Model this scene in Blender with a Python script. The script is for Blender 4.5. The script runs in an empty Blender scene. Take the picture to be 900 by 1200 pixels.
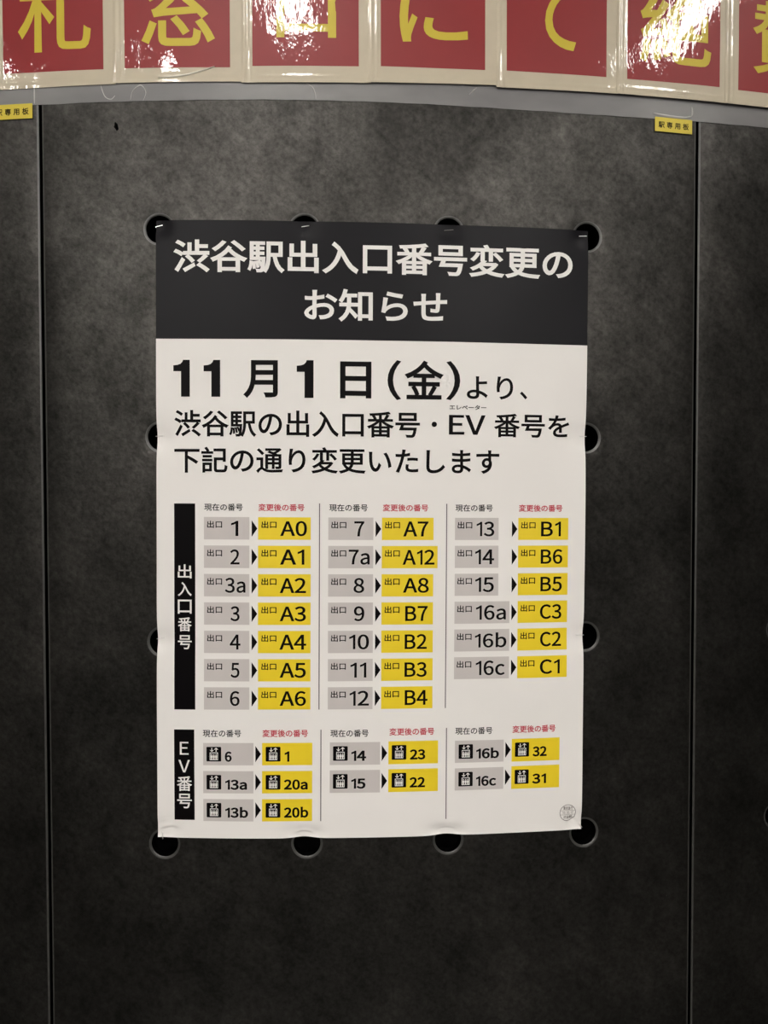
import bpy, bmesh, math, random
from mathutils import Vector, Matrix
from mathutils.geometry import delaunay_2d_cdt

# ------------------------------------------------------------------ camera, world, exposure
S = bpy.context.scene
COL = S.collection
R = 3.5585                    # radius of the round column the board panels wrap
ZH = 1.8602                   # height of the upper row of holes under the banner
cam_d = bpy.data.cameras.new('camera')
cam_d.sensor_fit = 'VERTICAL'
cam_d.sensor_height = 36.0
cam_d.lens = 930.0 / 1200.0 * 36.0
cam = bpy.data.objects.new('camera', cam_d)
COL.objects.link(cam)
cam.location = (-0.05635, -1.10655, ZH - 0.3602)
cam.rotation_mode = 'XYZ'
cam.matrix_world = (Matrix.Translation(cam.location) @ Matrix.Rotation(-0.05903, 4, 'Z')
                    @ Matrix.Rotation(math.pi / 2 - 0.02693, 4, 'X') @ Matrix.Rotation(-0.00123, 4, 'Z'))
S.camera = cam
S.view_settings.view_transform = 'Standard'
S.view_settings.look = 'None'
S.view_settings.gamma = 1.0
S.view_settings.use_curve_mapping = False
S.view_settings.exposure = 1.0
w = bpy.data.worlds.new('hall')
S.world = w
w.use_nodes = True
w.node_tree.nodes['Background'].inputs[0].default_value = (1.0, 0.96, 0.92, 1)
w.node_tree.nodes['Background'].inputs[1].default_value = 0.025

CEIL = 3.0
# ceiling luminaires: (x, y, size x, size y, emission)
LAMPS = [
    (-0.29, -1.05, 0.11, 0.85, 26.0, 'long ceiling light nearest the column, above the photographer'),
    (1.32, -0.98, 0.15, 0.80, 16.0, 'long ceiling light to the right of the photographer'),
    (-0.92, -1.66, 0.14, 0.16, 24.0, 'small square ceiling light left of the long one'),
    (-1.72, -1.44, 0.14, 0.16, 24.0, 'small square ceiling light farthest to the left'),
    (-1.60, -3.60, 1.20, 0.60, 24.0, 'wide ceiling light further out in the hall, left row'),
    (1.20, -3.60, 1.20, 0.60, 24.0, 'wide ceiling light further out in the hall, right row'),
    (-1.60, -5.60, 1.20, 0.60, 24.0, 'wide ceiling light farthest from the column, left row'),
    (1.20, -5.60, 1.20, 0.60, 24.0, 'wide ceiling light farthest from the column, right row'),
]
LAMP_COL = (1.0, 0.955, 0.90)

# ------------------------------------------------------------------ glyph outlines (per mille of the em)
GLYPHS = {
 '(': (338, '239 -196 295 -171 239 -60 199 60 176 184 168 311 176 437 199 561 239 680 295 792 239 818 177 703 131 582 102 452 92 311 102 170 131 39 177 -82'),
 ')': (338, '99 -196 161 -82 207 39 236 170 246 311 236 452 207 582 161 703 99 818 42 792 98 680 139 561 163 437 171 311 163 184 139 60 98 -60 42 -171'),
 '.': (278, '139 -13 172 -4 196 20 205 56 196 93 172 117 139 126 105 117 82 93 73 56 82 20 105 -4'),
 '0': (555, '278 -13 343 -2 399 29 444 82 478 156 499 252 506 369 499 485 478 580 444 653 399 705 343 736 278 746 212 736 157 705 111 653 78 580 57 485 50 369 57 252 78 156 112 82 157 29 213 -2;278 61 239 69 205 93 177 134 156 194 143 272 138 369 143 466 156 543 177 602 205 642 239 666 278 674 317 666 351 642 379 602 400 543 413 466 418 369 413 272 400 194 379 134 351 93 317 69'),
 '1': (555, '88 0 490 0 490 76 343 76 343 733 273 733 206 703 121 681 121 623 252 623 252 76 88 76'),
 '2': (555, '44 0 505 0 505 79 302 79 182 72 300 192 390 308 449 420 470 531 463 592 444 645 412 687 370 719 317 739 256 746 191 738 135 717 86 683 40 639 93 587 137 631 188 661 245 672 304 661 347 631 372 585 380 527 360 428 298 319 194 195 44 54'),
 '3': (555, '263 -13 326 -7 382 12 430 42 467 84 491 135 499 196 487 265 454 319 404 358 344 382 344 387 397 413 438 452 465 502 474 563 467 617 446 662 414 698 371 724 319 741 260 746 182 735 115 704 56 659 105 601 150 638 201 663 257 672 309 664 348 640 372 604 381 556 377 518 362 485 336 456 298 435 246 421 178 416 178 346 254 341 313 328 356 306 385 277 401 241 406 199 395 142 364 100 317 72 257 63 200 70 152 89 111 115 76 147 29 88 70 50 121 18 185 -5'),
 '4': (555, '340 0 426 0 426 202 524 202 524 275 426 275 426 733 325 733 20 262 20 202 340 202;340 275 115 275 282 525 341 633 345 633 340 500'),
 '5': (555, '262 -13 322 -6 379 17 428 52 467 102 493 164 502 238 494 312 472 371 437 416 392 447 339 466 281 472 222 464 171 443 190 655 466 655 466 733 110 733 86 391 135 360 174 384 213 398 257 403 320 392 368 359 398 306 409 236 397 164 364 109 314 75 253 63 195 70 147 88 106 114 73 144 27 84 69 48 120 17 184 -5'),
 '6': (555, '301 -13 356 -5 406 17 449 53 483 100 504 158 512 225 506 296 487 353 457 398 416 430 366 449 308 455 250 444 192 414 142 367 150 468 170 547 200 604 238 643 282 664 331 671 374 664 414 645 447 615 499 671 453 710 396 736 327 746 258 737 194 707 138 656 95 580 66 479 56 350 64 239 88 148 126 78 175 27 234 -3;144 294 194 348 245 378 293 387 351 376 392 343 417 292 425 225 415 157 389 104 350 71 301 59 239 74 192 120 160 193'),
 '7': (555, '198 0 293 0 301 135 316 254 341 364 378 468 433 571 508 678 508 733 49 733 49 655 405 655 314 507 252 357 216 192'),
 '8': (555, '280 -13 345 -6 400 12 446 42 480 80 502 125 509 176 499 244 472 296 432 337 386 369 386 374 419 405 451 446 474 496 483 551 477 605 459 651 429 690 390 719 340 738 282 744 202 731 139 693 96 634 81 558 89 504 111 459 142 420 180 389 180 385 131 352 88 307 58 250 46 182 54 128 76 81 112 42 159 12 215 -6;330 398 267 425 214 458 178 501 164 558 173 606 197 644 234 668 281 676 333 666 372 638 397 597 405 546 396 493 371 444;281 55 220 65 171 93 139 136 127 190 134 240 155 285 187 324 228 356 302 325 364 289 406 243 422 179 412 129 383 90 339 64'),
 '9': (555, '235 -13 302 -3 365 28 419 81 462 159 491 264 501 398 492 505 468 592 430 659 381 708 321 736 254 746 199 738 149 716 106 681 73 633 52 575 44 508 50 439 69 381 99 336 139 304 189 285 246 278 307 289 365 320 415 367 406 266 385 187 356 130 320 91 278 70 232 63 186 70 144 89 108 119 58 62 104 23 163 -3;414 444 363 387 312 356 261 346 204 358 163 390 138 441 130 508 140 577 166 629 206 663 255 675 318 660 366 616 398 544'),
 'A': (608, '4 0 97 0 168 224 436 224 506 0 604 0 355 733 252 733;191 297 227 410 300 658 304 658 378 410 413 297'),
 'B': (657, '101 0 334 0 412 6 479 24 535 53 576 95 603 149 612 215 601 282 570 334 523 370 463 390 463 395 509 419 542 455 563 501 570 554 562 612 538 658 500 692 449 715 388 729 318 733 101 733;193 422 193 660 306 660 382 654 436 633 468 597 479 542 469 492 438 454 383 430 302 422;193 74 193 350 321 350 407 342 469 318 508 277 521 218 507 154 468 109 405 83 321 74'),
 'C': (638, '377 -13 444 -6 503 14 556 47 602 92 551 151 502 106 446 78 381 68 316 77 260 105 214 149 181 209 160 282 153 369 161 454 182 527 217 586 263 629 319 656 384 665 442 656 492 632 534 596 584 656 547 690 501 719 446 739 383 746 294 734 216 700 151 645 101 570 69 476 58 366 69 255 100 162 149 87 213 32 290 -1'),
 'E': (589, '101 0 534 0 534 79 193 79 193 346 471 346 471 425 193 425 193 655 523 655 523 733 101 733'),
 'V': (575, '235 0 342 0 575 733 481 733 363 336 292 94 288 94 217 336 98 733 1 733'),
 'a': (563, '217 -13 282 -2 342 26 397 65 400 65 408 0 483 0 483 334 478 397 464 452 439 496 403 529 355 550 295 557 212 546 139 519 82 486 117 423 164 451 219 472 280 481 335 469 369 439 387 395 392 344 287 328 203 306 139 277 94 240 68 195 59 141 71 76 104 27 154 -3;243 61 205 66 175 81 154 107 147 147 160 195 201 233 277 263 392 283 392 132 341 93 293 69'),
 'b': (618, '331 -13 392 -4 447 22 496 64 533 121 558 194 567 280 561 359 542 426 512 482 469 523 416 548 351 557 291 547 233 519 180 481 184 578 184 796 92 796 92 0 165 0 173 56 177 56 227 19 279 -5;316 64 276 69 231 87 184 120 184 406 234 447 282 471 328 480 394 466 439 425 464 361 472 279 460 189 428 121 378 79'),
 'c': (510, '306 -13 370 -5 429 19 482 55 442 117 405 90 362 70 314 63 246 78 193 120 158 186 146 271 159 356 194 422 249 465 317 480 357 474 393 458 425 433 471 493 429 525 377 548 313 557 245 548 183 523 130 482 89 426 62 355 52 271 61 187 86 117 125 62 176 21 237 -4'),
 '、': (1000, '273 -56 341 2 233 119 117 224 52 167 165 63'),
 'い': (1000, '223 698 126 700 132 655 133 611 135 488 144 344 163 228 190 137 225 70 266 25 310 -1 357 -9 406 3 454 41 500 112 545 219 482 290 459 216 429 151 395 104 358 86 309 106 269 162 239 250 222 364 216 490 215 601;744 670 666 643 731 541 782 416 819 278 840 140 920 173 899 306 860 441 807 567'),
 'お': (1000, '721 688 685 628 761 584 843 530 909 478 950 542 844 616;325 279 328 102 324 75 312 58 292 53 259 60 223 78 195 105 183 138 202 186 252 236;121 619 123 543 251 538 325 541 324 410 324 353 241 310 171 256 123 196 105 134 127 71 180 18 248 -19 313 -32 350 -26 377 -5 395 33 401 91 397 308 469 329 541 342 615 347 682 338 737 313 773 272 787 216 773 155 736 111 682 79 619 60 561 53 502 53 530 -28 588 -24 654 -14 745 19 812 69 853 135 867 217 859 273 834 322 796 362 746 391 685 410 616 416 510 406 396 379 396 414 398 549 508 564 608 584 606 662 509 639 400 622 404 730 411 799 322 799 327 728 326 614 249 611 192 612'),
 'し': (1000, '340 779 239 780 245 732 247 678 237 172 245 99 268 42 304 -1 353 -29 412 -46 480 -51 583 -41 671 -15 746 24 808 70 858 121 898 170 841 238 802 187 757 138 704 95 641 62 568 39 483 31 417 39 365 64 331 110 319 180 324 442 331 678'),
 'す': (1000, '568 372 566 310 549 266 519 240 480 231 440 238 408 257 386 288 378 330 386 374 409 407 441 429 479 436 516 429 547 409;96 653 98 576 311 588 545 593 546 492 514 500 479 503 411 490 355 453 317 398 303 329 317 257 353 205 406 173 467 162 514 169 554 189 514 127 456 78 381 40 289 12 356 -54 459 -13 537 39 593 99 629 165 649 233 655 301 651 349 641 392 623 429 621 594 635 594 928 589 929 663 636 664 621 664 622 729 627 792 536 792 542 729 544 663'),
 'せ': (1000, '45 500 54 418 155 432 262 444 263 195 268 124 281 69 307 29 353 3 422 -12 521 -17 679 -12 811 -1 814 84 682 68 517 60 444 63 395 74 364 92 348 120 341 158 339 206 339 452 659 482 648 318 642 301 630 293 610 291 564 294 510 304 508 235 571 226 640 221 678 226 703 244 717 278 727 373 731 487 843 493 922 493 922 571 844 566 733 559 735 699 740 771 655 771 660 696 660 553 339 524 340 659 344 740 257 740 263 655 262 516 149 506'),
 'た': (1000, '537 482 537 408 630 416 723 418 810 415 891 406 893 482 720 491;558 239 483 246 473 186 468 128 484 63 531 17 607 -10 712 -19 816 -15 905 -5 908 76 812 61 713 56 626 64 575 85 550 115 544 149 548 191;221 620 101 627 104 549 220 545 312 548 286 441 239 285 180 124 118 -6 206 -36 261 100 316 265 362 422 394 556 500 570 602 590 602 669 508 648 410 633 425 707 443 787 347 795 344 712 329 625'),
 'て': (1000, '85 664 94 577 329 611 564 636 496 582 436 505 393 409 377 298 393 197 439 115 506 53 588 8 679 -20 773 -31 802 52 720 60 640 80 568 113 510 162 471 229 457 316 464 377 485 440 518 501 564 556 620 601 686 632 782 646 882 648 882 728 612 710 174 669'),
 'に': (1000, '456 675 456 595 588 587 737 587 867 595 867 676 740 665 589 664;495 268 423 275 410 210 406 157 412 113 432 76 464 47 511 25 573 12 649 7 789 13 899 28 897 112 776 92 649 86 565 94 514 114 487 143 480 176 484 218;265 752 176 760 169 689 152 581 133 439 124 288 129 161 143 52 161 -33 233 -28 230 7 235 52 264 155 306 276 264 308 206 162 197 302 205 431 225 570 247 685'),
 'の': (1000, '476 642 453 504 420 372 382 264 343 191 305 149 269 136 234 147 201 180 176 236 166 318 176 388 204 457 249 522 310 578 386 619;559 644 638 628 704 595 756 550 795 492 818 426 826 353 816 273 789 205 747 150 695 107 635 76 572 56 486 43 533 -31 643 -7 736 35 809 92 863 165 897 251 908 350 896 448 861 536 804 610 728 668 635 705 525 718 408 703 303 661 215 596 147 513 103 416 88 311 95 234 114 168 144 116 180 77 222 52 266 44 333 64 394 122 450 220 499 355 535 499'),
 'ま': (1000, '500 178 501 111 492 68 469 42 436 28 395 24 332 30 288 47 264 73 256 105 266 137 294 164 340 181 403 188 452 186;185 473 186 398 313 388 436 384 493 384 497 248 413 254 316 243 244 212 198 163 182 101 196 38 239 -8 309 -37 404 -46 486 -34 541 -2 571 43 580 94 578 156 672 113 753 60 820 5 866 76 795 129 696 186 574 232 567 386 706 394 844 409 845 484 708 467 566 457 566 469 566 597 836 620 837 693 702 676 566 666 567 727 573 794 488 794 492 734 492 663 446 663 317 670 190 685 191 611 316 600 447 594 491 594 491 469 491 454 437 454 313 459'),
 'よ': (1000, '466 196 467 132 460 87 440 55 406 35 358 29 294 35 246 51 216 78 206 115 217 152 248 181 299 200 368 206 417 204;541 785 446 785 452 742 454 686 455 502 463 270 378 276 299 270 236 253 187 228 153 195 133 155 126 112 134 61 158 20 194 -10 242 -30 300 -42 366 -46 451 -34 507 -1 539 48 549 106 547 173 646 128 734 71 807 7 855 83 771 148 666 208 544 253 534 502 534 511 681 516 833 527 830 602 678 590 534 584 534 686'),
 'ら': (1000, '335 784 315 708 502 666 703 630 722 707 528 738;313 602 229 613 209 405 178 207 252 189 264 213 282 239 341 295 414 338 498 364 592 373 663 363 718 335 755 291 768 236 755 172 716 117 651 75 560 48 443 38 298 47 322 -35 490 -38 625 -19 726 21 797 78 839 150 852 234 844 290 820 340 782 382 731 415 669 436 597 443 509 436 425 414 346 376 271 321 291 460'),
 'り': (1000, '339 789 251 792 243 706 223 550 212 383 216 293 223 224 300 230 295 296 298 353 312 422 341 492 382 559 433 614 490 652 551 666 599 657 639 631 670 589 692 535 706 469 710 394 696 282 658 193 598 126 520 77 427 43 323 22 370 -50 487 -21 590 24 674 85 738 166 778 269 792 395 784 493 762 577 728 645 682 696 627 727 564 738 474 717 396 663 334 590 292 511 310 649'),
 'を': (1000, '882 441 849 516 767 477 585 396 567 435 537 463 498 480 452 486 405 482 356 469 313 449 362 524 403 604 573 613 735 632 736 706 587 686 431 675 460 791 378 798 370 738 353 673 287 672 205 675 118 683 118 608 282 602 326 602 277 514 202 412 95 296 163 246 210 303 254 350 305 388 363 413 426 423 467 416 499 396 517 361 431 312 355 256 301 189 281 108 290 54 316 14 356 -14 409 -32 470 -42 539 -45 680 -40 813 -27 815 53 675 35 542 29 470 32 413 45 375 72 361 119 373 166 405 209 455 249 519 287 516 131 593 131 590 323 699 371 793 409'),
 'エ': (1000, '84 131 84 40 172 44 833 44 916 40 916 131 833 125 539 125 539 585 779 585 864 581 864 669 779 663 229 663 145 669 145 581 229 585 454 585 454 125 172 125'),
 'タ': (1000, '536 785 445 814 430 772 413 735 367 657 299 567 208 474 92 387 159 335 263 418 352 508 424 600 762 600 732 511 686 415 626 323 519 395 415 458 361 403 573 259 498 188 409 122 305 64 186 18 258 -44 376 8 479 70 566 137 639 210 748 119 807 188 693 276 761 382 814 488 849 587 873 641 807 681 778 673 741 671 470 671 491 707'),
 'ベ': (1000, '691 678 634 654 683 576 727 493 786 520 739 603;819 729 763 703 814 627 859 545 917 573 869 655;53 263 128 187 185 264 362 488 385 512 406 521 428 516 454 495 647 289 870 28 939 101 695 363 593 470 490 573 442 607 400 616 361 600 321 563 217 437 124 330'),
 'レ': (1000, '222 32 280 -18 322 0 500 64 659 145 796 243 907 357 862 427 751 313 614 214 464 137 315 86 315 653 322 744 223 744 232 653 232 81 230 55'),
 '・': (1000, '500 486 459 478 425 455 402 421 394 380 402 339 425 305 459 282 500 274 541 282 575 305 598 339 606 380 598 421 575 455 541 478'),
 'ー': (1000, '102 433 102 335 241 340 790 340 897 335 897 433 789 428 241 428'),
 '下': (1000, '55 766 55 691 441 691 441 -79 520 -79 520 451 696 348 839 250 892 318 790 386 662 461 534 527 520 511 520 691 946 691 946 766'),
 '京': (1000, '262 495 743 495 743 334 262 334;685 167 788 54 869 -52 934 -8 849 95 746 205;235 204 185 132 121 60 52 -2 107 -49 179 18 249 97 308 177;415 824 476 716 65 716 65 642 937 642 937 716 564 716 529 781 487 848;188 561 188 267 464 267 464 8 462 -3 455 -9 441 -11 292 -10 318 -81 428 -80 498 -70 525 -55 539 -31 543 7 543 267 822 267 822 561'),
 '入': (1000, '295 755 356 706 409 651 456 591 418 455 370 334 308 226 234 132 145 52 41 -13 110 -73 205 -8 289 67 361 155 423 255 475 366 517 491 570 388 621 284 677 183 743 87 825 2 927 -70 942 -26 964 15 824 128 726 261 648 406 571 553 475 694 341 819'),
 '出': (1000, '104 341 104 -21 814 -21 814 -78 895 -78 895 341 814 341 814 54 539 54 539 404 855 404 855 750 774 750 774 477 539 477 539 839 457 839 457 477 228 477 228 749 150 749 150 404 457 404 457 54 187 54 187 341'),
 '口': (1000, '127 735 127 -55 205 -55 205 30 796 30 796 -51 876 -51 876 735;205 107 205 660 796 660 796 107'),
 '号': (1000, '260 732 736 732 736 596 260 596;185 799 185 530 815 530 815 799;63 440 63 371 269 371 203 191 727 191 708 94 687 31 663 -1 644 -9 615 -10 545 -9 444 -2 462 -38 470 -74 639 -77 674 -74 702 -66 726 -50 759 -2 787 86 812 225 816 259 315 259 352 371 933 371 933 440'),
 '在': (1000, '391 840 338 685 63 685 63 613 305 613 252 519 191 432 119 353 38 286 77 217 138 265 193 318 193 -76 268 -76 268 407 334 507 390 613 939 613 939 685 421 685 469 821;598 561 598 368 373 368 373 298 598 298 598 14 333 14 333 -56 938 -56 938 14 673 14 673 298 900 298 900 368 673 368 673 561'),
 '変': (1000, '226 623 186 552 134 486 75 432 135 390 194 451 249 525 294 605;691 591 790 495 869 399 929 440 849 531 748 625;391 388 338 328 266 269 177 212 71 162 97 138 120 108 212 154 293 205 356 135 431 75 312 35 182 4 46 -16 68 -48 84 -83 231 -57 372 -19 502 32 624 -20 763 -58 917 -82 937 -46 961 -12 822 5 694 34 580 73 665 131 737 201 795 282 746 315 732 312 419 312 471 372;346 245 352 250 683 250 634 197 574 150 506 109 444 149 391 194;432 834 478 751 70 751 70 685 347 685 347 390 423 390 423 685 576 685 576 390 652 390 652 685 930 685 930 751 562 751 536 802 504 852'),
 '専': (1000, '205 106 293 36 360 -36 420 10 349 80 260 147;150 628 150 300 648 300 648 222 52 222 52 158 648 158 648 1 643 -13 626 -18 481 -17 496 -49 506 -83 612 -81 679 -72 705 -58 718 -35 722 0 722 158 949 158 949 222 722 222 722 300 854 300 854 628 534 628 534 696 927 696 927 759 534 759 534 839 460 839 460 759 77 759 77 696 460 696 460 628;221 438 460 438 460 355 221 355;534 438 780 438 780 355 534 355;221 572 460 572 460 490 221 490;534 572 780 572 780 490 534 490'),
 '後': (1000, '244 840 190 766 119 693 43 630 85 575 167 645 246 728 312 814;348 379 395 388 532 399 464 316 382 244 292 186 343 130 402 170 459 217 514 148 578 87 487 42 389 7 288 -18 309 -49 325 -83 434 -52 540 -11 638 42 726 -9 823 -50 928 -81 948 -48 974 -17 875 8 782 42 698 85 766 147 824 219 869 301 821 324 808 321 560 321 618 405 844 419 894 336 956 373 885 479 790 590 732 560 803 475 481 457 604 529 726 613 846 706 781 742 650 635 464 629 558 711 648 806 578 837 515 762 453 700 411 663 377 638 348 626 371 557 417 566 564 575 437 495 375 461 328 446;506 261 768 261 731 211 687 166 637 125 586 166 543 212;268 636 202 532 121 436 33 357 77 291 126 336 175 387 175 -83 247 -83 247 475 294 543 335 612'),
 '急': (1000, '262 181 262 34 269 -15 292 -45 337 -61 409 -65 640 -65 699 -59 737 -35 759 11 770 85 734 96 701 112 696 54 686 21 667 7 635 3 413 3 365 5 342 14 337 34 337 181;412 209 494 125 555 43 616 84 552 165 469 245;767 180 834 70 880 -33 950 -4 902 98 833 206;145 179 100 81 42 -11 111 -44 164 51 210 150;322 843 278 773 218 701 142 631 51 568 80 543 104 514 176 565 176 543 745 543 745 459 189 459 189 400 745 400 745 314 155 314 155 251 819 251 819 605 618 605 664 670 704 735 653 768 641 765 363 765 402 828;224 605 316 702 599 702 567 652 531 605'),
 '日': (1000, '253 352 752 352 752 71 253 71;253 426 253 697 752 697 752 426;176 772 176 -69 253 -69 253 -4 752 -4 752 -64 832 -64 832 772'),
 '更': (1000, '252 238 188 212 225 158 266 111 313 71 243 38 155 9 47 -15 72 -48 92 -81 210 -50 306 -14 382 28 494 -18 624 -48 771 -67 937 -77 949 -37 969 -3 810 4 670 17 548 40 443 76 487 129 517 186 534 247 873 247 873 634 545 634 545 719 935 719 935 787 65 787 65 719 467 719 467 634 156 634 156 247 455 247 439 200 413 156 374 114 328 149 288 190;228 411 467 411 467 371 465 309 228 309;543 309 545 370 545 411 798 411 798 309;228 571 467 571 467 471 228 471;545 571 798 571 798 471 545 471'),
 '月': (1000, '207 787 207 479 205 395 197 308 179 219 147 132 98 49 29 -27 60 -52 86 -81 151 -12 200 65 235 147 259 232 742 232 742 32 739 15 730 5 711 2 524 3 543 -36 556 -76 688 -74 769 -61 799 -43 816 -14 821 31 821 787;283 714 742 714 742 546 283 546;283 475 742 475 742 305 272 305 280 392'),
 '札': (1000, '537 831 537 80 543 15 563 -26 601 -47 661 -53 833 -53 891 -42 927 -4 947 63 957 167 922 180 890 201 884 109 874 52 857 22 829 14 668 14 639 17 622 26 614 46 612 79 612 831;238 839 238 622 52 622 52 550 226 550 172 408 101 275 23 169 46 135 65 98 127 185 186 293 238 413 238 -80 312 -80 312 426 378 341 429 267 478 331 312 515 312 550 489 550 489 622 312 622 312 839'),
 '東': (1000, '153 590 153 222 396 222 292 132 169 55 41 -1 69 -31 93 -64 223 1 350 88 459 191 459 -80 536 -80 536 194 647 90 776 0 909 -66 962 -1 832 55 707 132 600 222 859 222 859 590 536 590 536 674 940 674 940 745 536 745 536 839 459 839 459 745 66 745 66 674 459 674 459 590;226 379 459 379 459 282 226 282;536 379 782 379 782 282 536 282;226 530 459 530 459 435 226 435;536 530 782 530 782 435 536 435'),
 '板': (1000, '197 840 197 647 58 647 58 577 191 577 150 435 95 301 32 197 71 125 117 206 159 308 197 421 197 -79 267 -79 267 456 339 309 385 366 267 546 267 577 387 577 387 647 267 647 267 840;879 821 752 785 592 760 428 746 428 502 425 372 409 231 372 89 306 -40 368 -82 434 48 475 193 495 340 501 476 531 476 565 355 610 244 664 144 596 77 521 22 440 -19 465 -48 486 -80 566 -36 640 18 708 82 768 16 837 -39 915 -82 939 -48 967 -18 888 22 817 76 756 141 822 251 875 381 911 533 864 547 851 544 501 544 501 685 655 700 804 724 929 761;827 476 797 375 758 285 710 204 665 287 628 379 598 476'),
 '渋': (1000, '662 106 753 46 840 -21 907 -81 961 -24 892 35 803 99 713 156;354 359 441 278 507 197 565 243 497 322 409 400;849 411 768 319 676 236 731 197 824 276 917 368;288 -10 332 -74 583 87 559 152;91 777 190 723 270 663 313 725 232 781 132 831;38 506 139 455 220 399 263 462 180 515 79 562;67 -18 132 -66 219 93 303 260 246 307 155 131;411 756 411 501 291 501 291 429 961 429 961 501 687 501 687 632 923 632 923 701 687 701 687 840 612 840 612 501 482 501 482 756'),
 '現': (1000, '510 572 837 572 837 471 510 471;510 411 837 411 837 309 510 309;510 733 837 733 837 632 510 632;31 149 50 77 409 183 399 250 261 211 261 436 384 436 384 505 261 505 261 719 393 719 393 789 49 789 49 719 188 719 188 505 61 505 61 436 188 436 188 191;440 796 440 245 529 245 518 183 499 128 470 79 427 38 368 3 290 -25 314 -54 333 -86 420 -52 486 -9 534 42 568 101 590 169 603 245 702 245 702 21 706 -24 719 -53 747 -69 791 -73 889 -73 927 -66 952 -42 967 6 975 82 941 94 910 110 906 34 898 0 881 -8 802 -8 784 -6 776 2 774 21 774 245 910 245 910 796'),
 '用': (1000, '153 770 153 407 150 296 134 179 98 66 32 -36 63 -58 90 -85 140 -16 176 61 201 143 216 227 467 227 467 -71 543 -71 543 227 813 227 813 22 810 8 802 0 786 -3 629 -2 655 -74 770 -73 841 -62 868 -46 883 -19 887 22 887 770;227 698 467 698 467 537 227 537;813 698 813 537 543 537 543 698;227 466 467 466 467 298 223 298 227 407;813 466 813 298 543 298 543 466'),
 '番': (1000, '460 561 312 561 350 577 318 642 271 709 460 721;206 686 248 623 278 561 61 561 61 497 382 497 278 418 158 351 35 302 61 274 83 243 189 290 189 -81 261 -81 261 -46 751 -46 751 -77 826 -77 826 287 917 251 941 284 968 314 842 359 719 422 613 497 941 497 941 561 712 561 759 629 806 705 725 728 687 648 642 572 673 561 534 561 534 727 704 747 850 772 800 828 606 798 365 775 116 761 133 703 265 708;460 483 460 324 534 324 534 487 608 420 694 359 787 306 219 306 307 359 389 419;261 106 462 106 462 13 261 13;261 159 261 246 462 246 462 159;751 106 751 13 534 13 534 106;751 159 534 159 534 246 751 246'),
 '知': (1000, '547 753 547 -51 620 -51 620 28 832 28 832 -40 908 -40 908 753;620 99 620 682 832 682 832 99;157 841 128 721 86 612 33 522 94 478 137 551 175 636 252 636 252 472 252 436 45 436 45 364 247 364 230 263 193 162 130 66 34 -21 62 -48 86 -77 163 -11 221 62 264 140 294 220 385 112 461 14 512 78 419 182 312 296 322 364 515 364 515 436 326 436 327 471 327 636 486 636 486 706 199 706 230 826'),
 '窓': (1000, '377 671 295 610 202 558 107 518 147 461 249 509 348 571 436 641;561 621 709 546 829 470 873 520 749 593 601 663;258 211 258 37 265 -12 288 -42 333 -58 406 -62 640 -62 701 -55 740 -32 762 15 774 91 737 102 703 118 698 58 688 23 669 8 636 4 410 4 361 7 338 16 333 37 333 211;421 236 502 150 561 67 624 102 561 184 479 267;732 203 790 130 841 52 876 -17 944 17 907 85 855 161 796 233;145 208 103 100 49 -3 117 -33 168 73 210 182;200 275 311 291 742 320 799 261 860 301 797 364 715 431 631 491 573 455 677 376 316 356 415 439 509 534 437 565 364 484 293 418 246 379 209 352 176 341;440 827 473 759 77 759 77 594 152 594 152 701 849 701 849 599 927 599 927 759 558 759 512 847'),
 '絶': (1000, '193 189 210 74 219 -33 278 -21 267 85 249 200;84 197 65 71 35 -40 94 -61 123 53 146 187;295 208 327 108 350 14 406 33 382 125 348 224;654 492 654 308 525 308 525 492;720 492 846 492 846 308 720 308;752 674 719 613 682 558 501 558 573 674;575 851 521 727 452 612 373 518 431 471 456 499 456 57 463 -2 486 -39 529 -58 596 -63 829 -63 889 -55 927 -27 949 25 960 107 925 118 893 136 887 69 877 29 857 9 825 4 599 4 561 6 539 14 528 30 525 57 525 243 916 243 916 558 759 558 809 633 852 712 805 744 791 740 606 740 645 832;66 240 127 257 342 291 355 234 414 254 387 352 347 461 292 446 325 348 159 327 239 427 315 536 386 651 321 688 247 556 138 547 222 673 296 813 228 842 179 735 127 644 92 588 62 550 36 532 59 466 96 476 203 490 117 376 76 330 42 309'),
 '行': (1000, '435 780 435 708 927 708 927 780;267 841 203 764 121 688 35 622 79 562 172 636 262 722 339 811;391 504 391 432 728 432 728 17 725 4 717 -2 702 -5 545 -3 561 -40 570 -77 689 -76 759 -66 785 -49 800 -23 804 16 804 432 955 432 955 504;307 626 226 513 129 408 25 322 78 259 192 364 192 -83 266 -83 266 446 326 522 378 600'),
 '記': (1000, '91 543 91 484 392 484 392 543;72 403 72 343 412 343 412 403;42 684 42 622 443 622 443 684;159 814 207 751 242 689 303 725 268 784 217 846;485 785 485 713 824 713 824 457 498 457 498 59 504 0 526 -36 568 -55 632 -60 827 -60 889 -51 927 -18 949 46 961 147 924 159 891 177 885 92 875 41 856 17 823 11 638 11 597 15 578 29 573 59 573 386 824 386 824 332 899 332 899 785;84 267 84 -72 151 -72 151 -26 395 -26 395 267;151 205 328 205 328 36 151 36'),
 '谷': (1000, '588 781 688 703 785 618 860 543 925 592 798 706 648 823;336 815 262 733 174 657 80 595 142 541 235 611 328 695 409 786;496 662 413 551 303 450 175 366 38 306 64 271 84 233 153 264 222 301 222 -81 298 -81 298 -40 708 -40 708 -79 787 -79 787 293 849 260 910 233 936 270 967 304 847 354 730 423 625 505 541 593 558 620;298 27 298 254 708 254 708 27;253 321 343 386 426 458 498 536 570 458 652 386 742 321'),
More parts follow.
